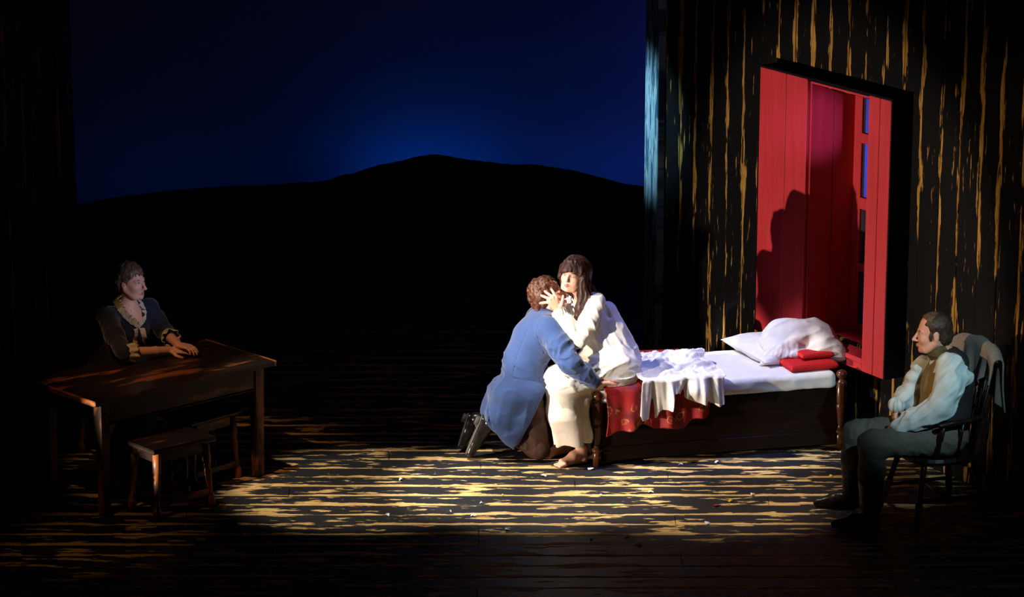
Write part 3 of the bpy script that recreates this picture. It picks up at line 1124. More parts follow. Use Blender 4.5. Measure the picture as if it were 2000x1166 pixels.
# flat pillow, its corner pointing at the woman
p0, p1 = WZ(1412, 670, MT + .04), WZ(1497, 714, MT + .02)
e = p1 - p0; el = np.linalg.norm(e); e /= el
g_ = np.cross((0, 0, 1), e); g_ /= np.linalg.norm(g_)
pillow('pillow', (p0 + p1) / 2 + g_ * .175 + np.array([0, 0, .024]), (e, g_, np.array([0, 0, 1]) + .04 * g_), el / 2 * 1.03, .19, .052, m_linen,
       'flat white pillow with a corner pointing toward the seated woman', 'pillow', .42, .07, .010, 3.0, group='white pillows')
# big crumpled pillow heaped on top
def heap():
    F = Field((1.45, .22, .50), (2.32, .98, .86), .0065)
    e_ = lambda px, py, Y, r, ax=None, k=.05: F.ell(W(px, py, Y), r, ax, k)
    e_(1545, 655, .60, (.17, .15, .112), None, 0)
    e_(1590, 657, .62, (.13, .14, .100))
    e_(1528, 652, .62, (.12, .13, .095))
    e_(1520, 672, .56, (.13, .14, .075))
    e_(1540, 690, .47, (.14, .09, .045), None, .04)
    e_(1610, 676, .55, (.12, .12, .060))
    F.path([W(1610, 676, .50), W(1635, 690, .47), W(1657, 702, .45)], [.075, .045, .008], .05)
    F.path([W(1520, 690, .46), W(1500, 706, .42), W(1488, 716, .38)], [.060, .042, .014], .04)
    F.path([W(1586, 645, .66), W(1590, 634, .66), W(1594, 630, .66)], [.05, .025, .010], .05)
    F.half((0, 0, MT + .012), (0, 0, -1))
    c_ = W(1553, 676, .5)
    F.disp(lambda x, y, z: -.014 * (ridge(x, y, z, (.9, .2, .35), 5, 15, 2.0) - .4) - .012 * (fbm(x * 11, y * 11, z * 11) - .5), .04)
    a_ = W(1535, 700, .45)
    F.disp(lambda x, y, z: -.013 * (ridge(x, y, z, (.3, .5, .8), 9, 42, 6.0) - .4) * np.clip(1.5 - np.sqrt((x - a_[0]) ** 2 + (y - a_[1]) ** 2 + (z - a_[2]) ** 2) / .09, 0, 1), .03)
    o = F.build('pillow', m_linen, None)
    return tag(o, 'big crumpled white pillow heaped at the head of the bed by window', 'pillow', 'white pillows')


heap()

# ------------------------------------------------------------------ armchair of the seated man
CR = math.radians(201)                     # local +x is the way the sitter faces
ch = tag(empty('armchair', (2.59, -1.18, 0), CR), 'dark spindle back wooden armchair by the right wall, man sitting in it', 'chair')
SH = .44
sv = []
NS = 28
for k in range(NS):
    a = 2 * math.pi * k / NS
    sv.append((.235 * abs(math.cos(a)) ** .7 * math.copysign(1, math.cos(a)), .245 * abs(math.sin(a)) ** .7 * math.copysign(1, math.sin(a))))
V = [(x, y, SH - .04) for x, y in sv] + [(x * 1.03, y * 1.03, SH - .02) for x, y in sv] + [(x, y, SH) for x, y in sv] + [(x * .8, y * .8, SH - .008) for x, y in sv]
Fq = []
for j in range(3):
    for k in range(NS):
        k2 = (k + 1) % NS
        Fq.append((j * NS + k, j * NS + k2, (j + 1) * NS + k2, (j + 1) * NS + k))
Fq += [tuple(range(NS))[::-1], tuple(3 * NS + k for k in range(NS))]
mesh('seat', V, Fq, m_chair, ch)
lprof = [(0, .013), (.10, .016), (.28, .021), (.40, .024), (.44, .017), (.47, .023), (.52, .018), (.75, .017), (.92, .020), (1, .018)]
for sx in (-1, 1):
    for sy in (-1, 1):
        turned('leg', (sx * .245 + .01, sy * .235, 0), (sx * .165, sy * .155, SH - .035), lprof, m_chair, ch)
for sy in (-1, 1):
    turned('stretcher', (-.185, sy * .195, .17), (.20, sy * .195, .17), [(0, .009), (.5, .015), (1, .009)], m_chair, ch, 10)
turned('stretcher', (0.005, -.195, .17), (.005, .195, .17), [(0, .009), (.5, .014), (1, .009)], m_chair, ch, 10)
armz = .675


def bent(name, pts, r, parent, mat, squash=1.0):
    F = Field(np.min(pts, 0) - .05, np.max(pts, 0) + .05, .006)
    F.path(pts, [r] * len(pts), .004)
    o = F.build(name, mat, None)
    o.parent = parent
    return o


arm_pts = [(.13, -.272, armz - .01), (.05, -.275, armz), (-.08, -.265, armz), (-.19, -.21, armz), (-.245, -.10, armz), (-.255, 0, armz), (-.245, .10, armz), (-.19, .21, armz), (-.08, .265, armz), (.05, .275, armz), (.13, .272, armz - .01)]
bent('arm_rail', arm_pts, .017, ch, m_chair)
for sy in (-1, 1):
    turned('arm_post', (.12, sy * .20, SH - .01), (.10, sy * .268, armz - .012), [(0, .013), (.3, .019), (.5, .012), (.6, .018), (1, .011)], m_chair, ch, 10)
    turned('spindle', (-.02, sy * .215, SH - .01), (-.03, sy * .268, armz - .012), [(0, .008), (.5, .011), (1, .008)], m_chair, ch, 8)
topz = 1.06
for i in range(7):
    y = -.165 + i * .055
    x0 = -.205 + .05 * (y / .17) ** 2
    turned('spindle', (x0 + .0, y * .95, SH - .01), (-.275, y * 1.18, topz - .03), [(0, .009), (.4, .011), (1, .007)], m_chair, ch, 8)
bent('top_rail', [(-.265, -.225, topz - .05), (-.28, -.18, topz - .012), (-.293, -.09, topz), (-.297, 0, topz + .004), (-.293, .09, topz), (-.28, .18, topz - .012), (-.265, .225, topz - .05)], .020, ch, m_chair)

m_blanket = mat_plain('grey_wool', (.26, .225, .185), (.19, .17, .145), rough=.95, scale=70, bmp=.3, sheen=.2)


def blanket_fn(u, v):
    y = -.26 + .50 * u                                  # along the rail
    L0, L1 = .25 - .13 * np.clip((u - .55) * 3, 0, 1), .30
    s = v * (L0 + L1 + .08) - L0                         # arc length, 0 at the front of the rail
    r = .040
    dip = -.05 * (np.abs(y + .02) / .24) ** 3
    fold = .022 * np.sin(u * 19 + .5) + .012 * np.sin(u * 33 + 2)
    front = s < 0
    back = s > .08
    a = np.clip(s / .08, 0, 1) * math.pi
    hb = np.clip(s - .08, 0, 1)
    hf = np.clip(-s, 0, 1)
    x = np.where(front, r + .10 * hf + fold * (hf * 4), np.where(back, -r - .04 * hb - fold * hb * 4, r * np.cos(a)))
    z = np.where(front, -hf, np.where(back, -hb, r * np.sin(a)))
    return np.stack([-.294 + .56 * y ** 2 + x, y + .02 * np.sin(v * 7) * (u - .5), topz + dip + z - .0 + .006 * np.sin(u * 17)], 1)


bl = sheet('blanket', 60, 60, blanket_fn, m_blanket, None, .010)
bl.location = (2.59, -1.18, 0)
bl.rotation_euler = (0, 0, CR)
tag(bl, 'grey wool blanket slung over the back of the armchair', 'blanket')

# ------------------------------------------------------------------ litter on the floor
m_paper = mat_plain('white_paper', (.78, .78, .80), (.6, .6, .62), rough=.8, scale=40, bmp=.2)
m_paperY = mat_plain('yellow_paper', (.75, .5, .05), (.6, .38, .04), rough=.8, scale=40, bmp=.2)
m_paperR = mat_plain('red_paper', (.40, .03, .02), (.3, .02, .02), rough=.8, scale=40, bmp=.2)
bits = [(1400, 903, 10, 0), (1330, 908, 9, 0), (1062, 930, 11, 0), (1272, 962, 11, 0), (782, 938, 8, 0), (757, 1007, 8, 0), (925, 1008, 12, 0), (940, 983, 6, 0), (990, 1036, 12, 0),
        (1382, 1023, 12, 0), (1224, 1048, 10, 0), (1226, 1046, 6, 0), (1154, 917, 13, 0), (1174, 968, 6, 0), (728, 882, 7, 0), (1470, 967, 8, 0), (1155, 1056, 9, 0), (880, 1000, 5, 0),
        (1115, 970, 7, 1), (1624, 931, 10, 1), (1425, 980, 10, 1), (982, 969, 8, 1), (1400, 989, 13, 2), (1248, 1064, 13, 2)]
words = {0: 'white', 1: 'yellow', 2: 'red'}
near = {1400: 'close along the bed side, right of its twin', 1330: 'close along the bed side, left of its twin', 1062: 'just in front of the bare foot', 1272: 'in the middle of the lit floor before the bed',
        782: 'on the lit floor right of the joint stools', 757: 'on the lit floor in front of the table', 925: 'left of centre in the lit pool', 940: 'small, near the middle of the lit pool', 990: 'at the front edge of the lit pool',
        1382: 'large, near the dark front edge of the light', 1224: 'at the dark front edge below the bed', 1226: 'tiny, touching another at the dark front edge', 1154: 'touching the near bed post', 1174: 'small, below the near bed post',
        728: 'farthest upstage, between table and kneeling man', 1470: 'toward the seated man\'s boots', 1155: 'frontmost, on the dark planks below the foot', 880: 'tiny, below the kneeling man\'s shoes', 1115: 'directly in front of the bare foot',
        1624: 'beside the seated man\'s far boot', 1425: 'on the lit floor before the bed', 982: 'below the kneeling man', 1248: 'in the dark at the front of the floor'}
for i, (px, py, sz, mk) in enumerate(bits):
    c = WZ(px, py, 0)
    w = sz * .0033 * .5
    n = 7
    ang0 = random.uniform(0, 6.28)
    V = [np.array([0, 0, .016])]
    for k in range(n):
        a = ang0 + 2 * math.pi * k / n
        r = w * random.uniform(.6, 1.2)
        V.append(np.array([math.cos(a) * r, math.sin(a) * r, random.uniform(.002, .016)]))
    V += [v - np.array([0, 0, .0018]) for v in V]
    Fc = [(0, k + 1, (k + 1) % n + 1) for k in range(n)]
    Fc += [(n + 1, n + 2 + (k + 1) % n, n + 2 + k) for k in range(n)]
    Fc += [(k + 1, n + 2 + k, n + 2 + (k + 1) % n, (k + 1) % n + 1) for k in range(n)]
    zmin = min(v[2] for v in V)
    o = mesh('paper_scrap', [v - np.array([0, 0, zmin]) for v in V], Fc, (m_paper, m_paperY, m_paperR)[mk])
    o.location = (c[0], c[1], 0)
    nm = near.get(px)
    lab = f'{words[mk]} paper scrap ' + (nm if nm else 'among the litter on the lit floor')
    if mk == 2 and px == 1400: lab = 'dark red paper scrap on the lit planks before the bed'
    tag(o, lab, 'paper scrap', 'paper scraps littering the floor')

# ------------------------------------------------------------------ people
SKIN = (.66, .36, .26)
m_skin = mat_skin('skin')
m_gown = mat_plain('white_cotton_gown', (.88, .84, .76), (.83, .79, .71), rough=.85, scale=24, bmp=.2, sheen=.1, dist=.008)
m_coat = mat_plain('blue_wool_coat', (.023, .055, .172), (.019, .046, .148), rough=.85, scale=120, bmp=.2, sheen=.25)
m_breech = mat_plain('brown_breeches', (.050, .022, .015), (.036, .016, .011), rough=.8, scale=60, bmp=.2)
m_leather = mat_plain('black_leather', (.010, .009, .009), (.018, .016, .015), rough=.25, scale=25, bmp=.1, spec=.6)
m_sole = mat_plain('grey_shoe_sole', (.10, .09, .085), (.07, .065, .06), rough=.6, scale=40, bmp=.2)
m_hairdark = mat_hair('dark_brown_hair', (.020, .008, .006), (.055, .020, .013))
m_hairbrown = mat_hair('chestnut_hair', (.10, .034, .014), (.035, .012, .006), stretch=(1, 1, 1), scale=70)
m_hairgrey = mat_hair('cropped_greying_hair', (.17, .10, .065), (.07, .042, .03), stretch=(1, 1, .5), scale=120)
m_hairman = mat_hair('short_dark_hair', (.020, .012, .008), (.06, .036, .022), stretch=(1, 1, .6), scale=130)
m_shirt = mat_plain('pale_linen_shirt', (.52, .60, .62), (.45, .53, .56), rough=.85, scale=22, bmp=.25, dist=.008)
m_trouser = mat_plain('grey_trousers', (.115, .105, .085), (.085, .08, .066), rough=.85, scale=70, bmp=.2)
m_boot = mat_plain('dark_boot_leather', (.014, .010, .009), (.022, .017, .015), rough=.35, scale=25, bmp=.1)
m_navy = mat_plain('navy_wool_dress', (.007, .014, .038), (.005, .010, .030), rough=.85, scale=60, bmp=.2, sheen=.2)
m_lace = mat_plain('cream_lace', (.62, .55, .40), (.40, .34, .24), rough=.85, scale=90, bmp=.6, dist=.01)
m_pearl = mat_plain('pendant', (.8, .78, .7), rough=.2, bmp=0, spec=.8)
m_vest, nt, b = new_mat('waistcoat_cloth')
at_ = N(nt, 'ShaderNodeAttribute', attribute_name='paint')
nt.links.new(at_.outputs['Color'], b.inputs['Base Color'])
b.inputs['Roughness'].default_value = .85


def lerp(a, b, t): return np.array(a) * (1 - t) + np.array(b) * t


def wrinkle(axis, amp, along=4, across=22, seed=0.0, where=None):
    def fn(x, y, z):
        d = -amp * (ridge(x, y, z, axis, along, across, seed) - .4)
        if where is not None:
            d = d * where(x, y, z)
        return d
    return fn


def near_w(c, r):
    return lambda x, y, z: np.clip(1.4 - np.sqrt((x - c[0]) ** 2 + (y - c[1]) ** 2 + (z - c[2]) ** 2) / r, 0, 1)


# ================================================================== woman in the white gown
def gown_woman():
    root = tag(empty('person', (.42, -.05, 0)), 'barefoot long-haired person in a white gown sitting on the bed end', 'person')
    P = W(1192, 708, .07)
    lv = np.array([.57, -.82, 0])
    hipL, hipR = P + lv * .09, P - lv * .09
    kneeL, kneeR = W(1101, 752, -.17), W(1088, 742, .04)
    toe = WZ(1092, 909, .012); heel = WZ(1138, 896, .03)
    ankL = heel + np.array([-.012, -.008, .075])
    footR = np.array([.36, .14, .03]); ankR = footR + np.array([.05, .04, .07])
    chest = W(1163, 632, .08); neck = W(1143, 582, .05)
    shL, shR = W(1163, 590, -.05), W(1122, 588, .19)
    elL, wrL = W(1128, 662, -.16), W(1091, 609, -.135)
    elR, wrR = W(1092, 655, .24), W(1078, 612, .20)
    hc = W(1121, 535, .005)
    hf, hu = (-.42, -.90, .12), (.20, .10, 1)

    F = Field((.14, -.36, -.005), (.86, .36, 1.40), .0042)
    L = head(F, hc, hf, hu, .93, eyes='closed', brow=(.05, .025, .018), lip=(.56, .13, .13), cheek=(.70, .30, .22), nose=.3)
    F.cone(L(-.015, 0, -.06), neck, .045, .050, .02)
    F.cone(neck, chest, .06, .10, .03); F.cone(shL, shR, .045, .045, .03)
    F.cone(chest, P, .10, .12, .05)
    F.path([shL, elL, lerp(elL, wrL, .9), wrL], [.044, .036, .026, .024], .012)
    F.path([shR, elR, wrR], [.044, .036, .026], .012)
    for h_, k_, a_ in ((hipL, kneeL, ankL), (hipR, kneeR, ankR)):
        F.path([h_, k_, lerp(k_, a_, .35), a_], [.08, .052, .050, .031], .02)
    # feet
    for hl, tt in ((heel, toe), (footR, footR + np.array([-.12, -.10, -.018]))):
        d = tt - hl; d[2] = 0; d /= np.linalg.norm(d)
        sd = np.cross((0, 0, 1), d)
        a_ = hl + np.array([0, 0, .07])
        ball = hl + d * .145; ball[2] = .024
        F.cone(hl, a_, .029, .030, .015)
        F.path([a_ - np.array([0, 0, .01]), lerp(a_, ball, .5) + np.array([0, 0, -.002]), ball], [.031, .030, .023], .015)
        F.cone(hl, ball, .027, .024, .02)
        F.cone(ball - sd * .022, ball + sd * .022, .021, .018, .012)
        for i in range(5):
            o_ = (i - 2) * .0135
            st = ball + sd * o_ + d * .012; st[2] = .017
            ln = (.036, .040, .038, .033, .030)[i] if True else 0
            en = st + d * ln + sd * o_ * .15; en[2] = .011
            F.cone(st, en, (.0085, .008, .0085, .009, .0115)[i], (.0075, .007, .0075, .008, .0105)[i], .003)
    # hand laid on the kneeling man's hair: palm and five spread fingers
    kn = [W(1071, 590, -.155), W(1074, 584, -.160), W(1080, 580, -.160), W(1087, 581, -.155)]
    tips = [W(1055, 592, -.115), W(1057, 577, -.115), W(1064, 569, -.12), W(1077, 565, -.125)]
    for i, (k_, t_) in enumerate(zip(kn, tips)):
        base = lerp(wrL, k_, .15)
        F.cone(base, k_, .014, .0105, .010)
        mid = lerp(k_, t_, .52) + np.array([0, -.010, .002])
        F.path([k_, mid, t_], [.0098, .0090, .0078], .003)
    tb = lerp(wrL, kn[3], .35) + np.array([.012, 0, 0])
    F.path([tb, W(1097, 594, -.16), W(1099, 586, -.155), W(1100, 578, -.145)], [.015, .0115, .0098, .0085], .006)
    F.half((0, 0, 0.001), (0, 0, -1))
    F.build('body', m_skin, root, SKIN)

    # hair: parted fringe, long lengths before and behind the shoulder
    H = Field((.22, -.22, .72), (.72, .30, 1.40), .0048)
    f_, s_, u_ = frame(hf, hu)
    H.ell(L(-.022, 0, .038), np.array((.101, .083, .088)), (f_, s_, u_), 0)
    H.ell(L(-.045, 0, -.02), np.array((.075, .083, .095)), (f_, s_, u_), .03)
    H.ell(L(.100, .002, -.045), np.array((.085, .055, .088)), (f_, s_, u_), .012, sub=True)     # face opening
    for g in (-1, 1):      # fringe strands
        for i in range(4):
            a_ = L(.070 - .006 * i, g * (.006 + .013 * i), .088 - .004 * i)
            b2 = L(.094 - .007 * i, g * (.010 + .017 * i), .030 - .006 * i)
            H.cone(a_, b2, .017, .007, .010)
    H.path([L(.05, -.066, .04), L(.035, -.072, -.03), L(.02, -.070, -.09)], [.018, .018, .012], .015)
    H.path([L(.045, .068, .05), L(.03, .078, -.02), W(1137, 575, -.06), W(1131, 603, -.085), W(1124, 628, -.105), W(1121, 643, -.115)], [.022, .028, .034, .030, .022, .010], .02)
    H.path([L(.02, .072, .02), L(0, .088, -.05), W(1148, 585, -.06), W(1137, 620, -.095)], [.03, .034, .028, .010], .02)
    H.path([L(-.05, .05, .02), L(-.07, .04, -.07), W(1166, 585, .08), W(1180, 615, .11), W(1190, 645, .14), W(1194, 668, .15)], [.05, .05, .040, .036, .028, .012], .03)
    H.path([L(-.06, -.04, 0), L(-.08, -.03, -.10), W(1160, 610, .14), W(1172, 650, .16)], [.05, .05, .04, .012], .03)
    H.disp(lambda x, y, z: -.010 * (ridge(x + .01 * np.sin(z * 38), y, z, (.15, 0, 1), 5, 46) - .4) - .012 * (vn(x * 24, y * 24, z * 10) - .5), .03)
    H.build('hair', m_hairdark, root)

    # gown
    G = Field((.14, -.36, .08), (.90, .40, 1.12), .0058)
    G.path([P + np.array([0, 0, .0]), lerp(P, chest, .5), chest, lerp(chest, neck, .7)], [.135, .115, .108, .075], .05)
    G.ell(P + np.array([.02, .02, -.03]), (.155, .165, .10), None, .06)
    G.cone(shL, shR, .060, .060, .04)
    G.ell(W(1140, 640, .0), (.085, .09, .085), None, .04)                         # bust
    back = W(1186, 606, .06)
    G.cone(back, W(1222, 690, .12), .05, .085, .05)                                # cloth falling from the shoulders behind
    for h_, k_ in ((hipL, kneeL), (hipR, kneeR)):
        G.cone(h_, k_, .105, .082, .06)
    hemL, hemR = W(1117, 868, -.13), W(1105, 862, .06)
    G.path([kneeL, lerp(kneeL, hemL, .5) + np.array([-.015, -.02, 0]), hemL], [.088, .098, .106], .05)
    G.path([kneeR, lerp(kneeR, hemR, .5), hemR], [.080, .085, .09], .06)
    G.cone(lerp(kneeL, hemL, .3), W(1140, 845, -.10), .08, .075, .05)
    G.path([W(1162, 748, -.07), W(1136, 785, -.11), W(1128, 850, -.11)], [.042, .046, .06], .05)
    G.ell(W(1190, 742, -.04), (.16, .10, .035), (eu, ev, (0, 0, 1)), .04)          # gathers lying on the mattress
    G.ell(W(1165, 716, -.06), (.11, .085, .055), ((.9, .3, .1), (-.3, .9, 0), (0, 0, 1)), .03)
    # sleeve
    G.path([shL, lerp(shL, elL, .5) + np.array([.012, -.01, 0]), elL], [.060, .062, .056], .025)
    G.path([elL, lerp(elL, wrL, .35), lerp(elL, wrL, .6), lerp(elL, wrL, .86)], [.056, .054, .046, .038], .02)
    G.path([shR, elR, lerp(elR, wrR, .8)], [.056, .052, .04], .02)
    # hollow under the hem
    G.cone(lerp(hemL, kneeL, .25), hemL - np.array([0, 0, .1]), .06, .098, 0, sub=True)
    G.cone(hemR + np.array([0, 0, .04]), hemR - np.array([0, 0, .1]), .06, .09, 0, sub=True)
    # hem
    G.half(W(1112, 871, -.2), (.10, .05, -1))
    ang_c = lerp(kneeL, hemL, .5)

    def folds(x, y, z):
        a = np.arctan2(y - ang_c[1] - .05, x - ang_c[0])
        low = np.clip((.50 - z) / .25, 0, 1) * (x < .56)
        d = -.010 * np.sin(a * 9 + 2.5 * np.sin(a * 2) + z * 3) * low
        lap = np.clip((z - .48) / .05, 0, 1) * np.clip((.78 - z) / .1, 0, 1)
        d = d - .032 * (ridge(x, y, z, (.8, .35, .35), 5, 15, 1.3) - .4) * lap - .012 * (ridge(x, y, z, (.9, .1, .2), 6, 34, 8.3) - .4) * lap
        sa = elL - shL; tt = np.clip(((x - shL[0]) * sa[0] + (y - shL[1]) * sa[1] + (z - shL[2]) * sa[2]) / (sa @ sa), 0, 1)
        ds = np.sqrt((x - shL[0] - tt * sa[0]) ** 2 + (y - shL[1] - tt * sa[1]) ** 2 + (z - shL[2] - tt * sa[2]) ** 2)
        torso = np.clip((z - .72) / .08, 0, 1) * np.clip((ds - .05) / .05, .18, 1)
        d = d - .018 * (ridge(x, y, z, (.45, .1, -.9), 3.5, 17, 4.2) - .4) * torso - .006 * (ridge(x, y, z, (.5, .1, -.8), 6, 40, 9.2) - .4) * torso
        d = d - .004 * (fbm(x * 30, y * 30, z * 30) - .5)
        return d
    G.disp(folds, .035)
    G.disp(wrinkle((.5, .3, .4), .012, 8, 34, 2.0, near_w(elL, .07)), .03)
    G.disp(wrinkle((.8, .2, -.5), .010, 8, 38, 6.0, near_w(lerp(elL, wrL, .65), .06)), .03)
    gown = G.build('gown', m_gown, root)
    # ruffled cuff
    C = Field(wrL - .09, wrL + .08, .0042)
    d = (wrL - elL) / np.linalg.norm(wrL - elL)
    cpos = lerp(elL, wrL, .84)
    C.cone(cpos - d * .02, cpos + d * .02, .040, .046, 0)
    C.disp(lambda x, y, z: -.006 * np.sin(np.arctan2(y - cpos[1], x - cpos[0]) * 11 + z * 60), .02)
    C.cone(cpos + d * .01, cpos + d * .06, .028, .034, 0, sub=True)
    C.build('cuff', m_gown, root).parent = gown
    return root


gown_woman()


# ================================================================== kneeling man in the blue tailcoat
def kneeling_man():
    root = tag(empty('person', (.05, .05, 0)), 'kneeling person in a blue tailcoat embracing the white-gowned sitter', 'person')
    hip = W(1018, 758, .06)
    mid = W(1024, 706, .05); chest = W(1046, 660, .04); neck = W(1064, 612, .03)
    shR, shL = W(1074, 642, -.12), W(1052, 622, .19)
    elR, wrR = W(1112, 708, -.27), W(1160, 746, -.175)
    elL, wrL = W(1104, 668, .30), W(1152, 688, .27)
    kR, kL = WZ(1052, 880, .065), WZ(1064, 862, .065)
    toeR, heelR = WZ(916, 886, .036), W(944, 820, .06)
    toeL, heelL = WZ(901, 872, .036), W(918, 814, .26)
    aR, aL = heelR + np.array([.055, 0, -.02]), heelL + np.array([.055, -.02, -.01])
    hc = W(1071, 577, .045)
    hf, hu = (.93, .12, .26), (-.26, -.05, .95)
    F = Field((-.16, -.36, .0), (.75, .40, 1.30), .0045)
    L = head(F, hc, hf, hu, 1.0, eyes='closed', brow=(.06, .025, .015), lip=(.42, .14, .12), nose=1.3)
    for c_ in ((.07, .0, -.02), (.05, -.04, -.03)):
        F.paint(L(*c_), .05, (.62, .25, .18), None, .9)
    F.cone(L(-.02, 0, -.06), neck - np.array([0, 0, .02]), .055, .060, .02)
    F.path([neck, chest, mid, hip], [.06, .11, .11, .12], .04)
    F.cone(shR, shL, .05, .05, .04)
    F.path([shR, elR, wrR], [.05, .042, .028], .015)
    F.path([shL, elL, wrL], [.05, .042, .028], .015)
    for k_, a_, s_ in ((kR, aR, -1), (kL, aL, 1)):
        F.path([hip + np.array([.05, s_ * .055 + .02, -.04]), k_ + np.array([0, .02, 0]), lerp(k_, a_, .4), a_], [.06, .045, .042, .034], .02)
    hand(F, wrR + np.array([.014, .010, .004]), (1, .28, .0), (-.1, -.55, 1), -1, (.10, .12, .14, .18), .12, 1.0, .1)
    hand(F, wrL, (.8, -.4, -.2), (.3, .9, .1), 1, (.3, .3, .3, .3), .1)
    F.build('body', m_skin, root, SKIN)

    H = Field(hc - .17, hc + .16, .0045)
    ax = frame(hf, hu)
    H.ell(L(-.024, 0, .040), (.104, .088, .096), ax, 0)
    H.ell(L(-.060, 0, -.02), (.062, .080, .075), ax, .03)
    H.ell(L(.085, 0, -.045), (.085, .11, .098), ax, .01, sub=True)
    H.ell(L(-.012, 0, -.075), (.05, .11, .05), ax, .01, sub=True)
    H.ell(L(-.008, -.08, -.012), (.020, .02, .026), ax, .006, sub=True)
    H.disp(lambda x, y, z: -.022 * (vn(x * 38, y * 38, z * 38) - .45) - .011 * (vn(x * 75, y * 75, z * 75) - .5), .03)
    H.build('hair', m_hairbrown, root)

    # coat
    G = Field((-.27, -.42, .035), (.62, .40, 1.06), .0058)
    G.path([hip, mid, chest, lerp(chest, neck, .62)], [.140, .128, .138, .095], .06)
    G.cone(shR, shL, .078, .078, .06)
    G.ell(lerp(chest, shR, .55), (.11, .10, .13), None, .05)
    G.ell(W(1006, 770, .045), (.165, .155, .12), None, .06)
    # tails
    G.path([W(1003, 775, .02), W(983, 812, .0), W(994, 848, -.04), W(1003, 876, -.06)], [.135, .110, .058, .010], .04)
    G.path([W(985, 770, .14), W(970, 800, .15), W(980, 832, .13)], [.12, .095, .05], .05)
    G.path([W(1040, 765, .0), W(1022, 815, -.04), W(1008, 860, -.06)], [.11, .07, .025], .04)
    # vent between the tails
    # sleeve
    G.path([shR, lerp(shR, elR, .5) + np.array([0, -.01, 0]), elR], [.085, .076, .066], .04)
    G.path([elR, lerp(elR, wrR, .5), lerp(elR, wrR, .96)], [.066, .057, .046], .03)
    G.path([shL, elL, lerp(elL, wrL, .95)], [.08, .064, .048], .03)
    # standing collar
    G.cone(lerp(chest, neck, .78), neck + (hc - neck) * .20, .070, .064, .02)
    G.cone(neck + (hc - neck) * .05, neck + (hc - neck) * .6, .052, .060, 0, sub=True)

    def folds(x, y, z):
        d = -.010 * (ridge(x, y, z, (.9, -.2, -.35), 4, 20, 2.2) - .35) * np.clip((z - .40) / .1, 0, 1) * np.clip((.80 - z) / .12, 0, 1)
        d = d - .006 * (ridge(x, y, z, (.2, .2, 1), 3, 18, 5.1) - .4) * np.clip((.48 - z) / .1, 0, 1)
        return d - .003 * (fbm(x * 25, y * 25, z * 25) - .5)
    G.disp(folds, .03)
    G.disp(wrinkle((.45, .5, .35), .022, 7, 26, 7.7, near_w(lerp(shR, elR, .75), .13)), .03)
    G.disp(wrinkle((.3, .6, .6), .014, 7, 30, 3.7, near_w(lerp(elR, wrR, .55), .10)), .03)
    # the skirt of the coat opens along a slanting front edge
    e0, e1 = W(1068, 752, .0), W(1003, 884, .0)
    ed = e1 - e0; ed /= np.linalg.norm(ed)
    en = np.cross(ed, (0, 1, 0)); en = en if en[0] > 0 else -en
    sl, X, Y, Z = G._reg((-.27, -.42, .03), (.62, .40, e0[2]))
    dd_ = (X - e0[0]) * en[0] + (Z - e0[2]) * en[2] + 0 * Y
    armd = np.sqrt((X - elR[0]) ** 2 + (Y - elR[1]) ** 2 + (Z - elR[2]) ** 2)
    G.v[sl] = np.where(armd < .14, G.v[sl], np.maximum(G.v[sl], dd_.astype(np.float32)))
    # vent of the tails, back and waist seams sunk into the surface
    for pts, r in (([(980, 716), (968, 742), (958, 766), (954, 790), (955, 812), (960, 834)], .0075),):
        G.path([G.hit(x, y) for x, y in pts], [r * (.4 + .2 * i) for i in range(len(pts))], .004, sub=True)
    for pts in ([(1042, 622), (1026, 655), (1012, 690), (1003, 730)], [(1003, 738), (1020, 742), (1040, 742), (1058, 738)], [(1058, 622), (1050, 640), (1052, 665), (1064, 690)]):
        G.path([G.hit(x, y, -.0015) for x, y in pts], [.0032] * len(pts), .005, sub=True)
    G.build('tailcoat', m_coat, root)
    C = Field(wrR - .09, wrR + .08, .0045)
    d = (wrR - elR) / np.linalg.norm(wrR - elR)
    C.cone(wrR - d * .03, wrR + d * .008, .041, .040, 0)
    C.disp(lambda x, y, z: -.004 * np.sin(x * 190 + z * 120), .02)
    C.build('shirt_cuff', m_shirt, root)
    # breeches
    B = Field((-.12, -.2, .005), (.40, .36, .62), .0065)
    for k_, a_, s_ in ((kR, aR, -1), (kL, aL, 1)):
        B.path([hip + np.array([.05, s_ * .055 + .02, -.05]), k_ + np.array([0, .02, .01])], [.085, .072], .04)
        B.cone(k_ + np.array([0, 0, .015]), lerp(k_, a_, .35), .072, .062, .03)
    B.disp(wrinkle((.1, .9, .2), .010, 4, 22, 1.0), .03)
    B.half((0, 0, .004), (0, 0, -1))
    B.build('breeches', m_breech, root)
    for k_, a_ in ((kR, aR), (kL, aL)):
        S_ = Field(np.minimum(k_, a_) - .1, np.maximum(k_, a_) + .1, .0065)
        S_.path([lerp(k_, a_, .3), lerp(k_, a_, .55), a_, a_ + np.array([-.02, 0, 0])], [.058, .056, .043, .045], .02)
        S_.half((0, 0, .004), (0, 0, -1))
        S_.build('boot_shaft', m_leather, root)
    for t_, h_ in ((toeR, heelR), (toeL, heelL)):
        d = (h_ - t_); ln = np.linalg.norm(d); d /= ln
        ns = np.array([-d[2], 0, d[0]]); ns /= np.linalg.norm(ns)
        sd = np.cross(d, ns)
        def body(off):
            S_ = Field(np.minimum(t_, h_) - .09, np.maximum(t_, h_) + .10, .0045)
            fo = ns * -.004
            S_.path([t_ + d * .012 + fo, t_ + d * .08 + fo, lerp(t_, h_, .65) + fo, h_ - d * .01 + fo], [.031 + off, .042 + off, .034 + off, .036 + off], .02)
            S_.cone(lerp(t_, h_, .45) - ns * .035, h_ - ns * .055 - d * .005, .026, .040, .03)
            return S_
        S_ = body(0)
        S_.half(t_ + ns * .014, ns)
        S_.half((0, 0, .003), (0, 0, -1))
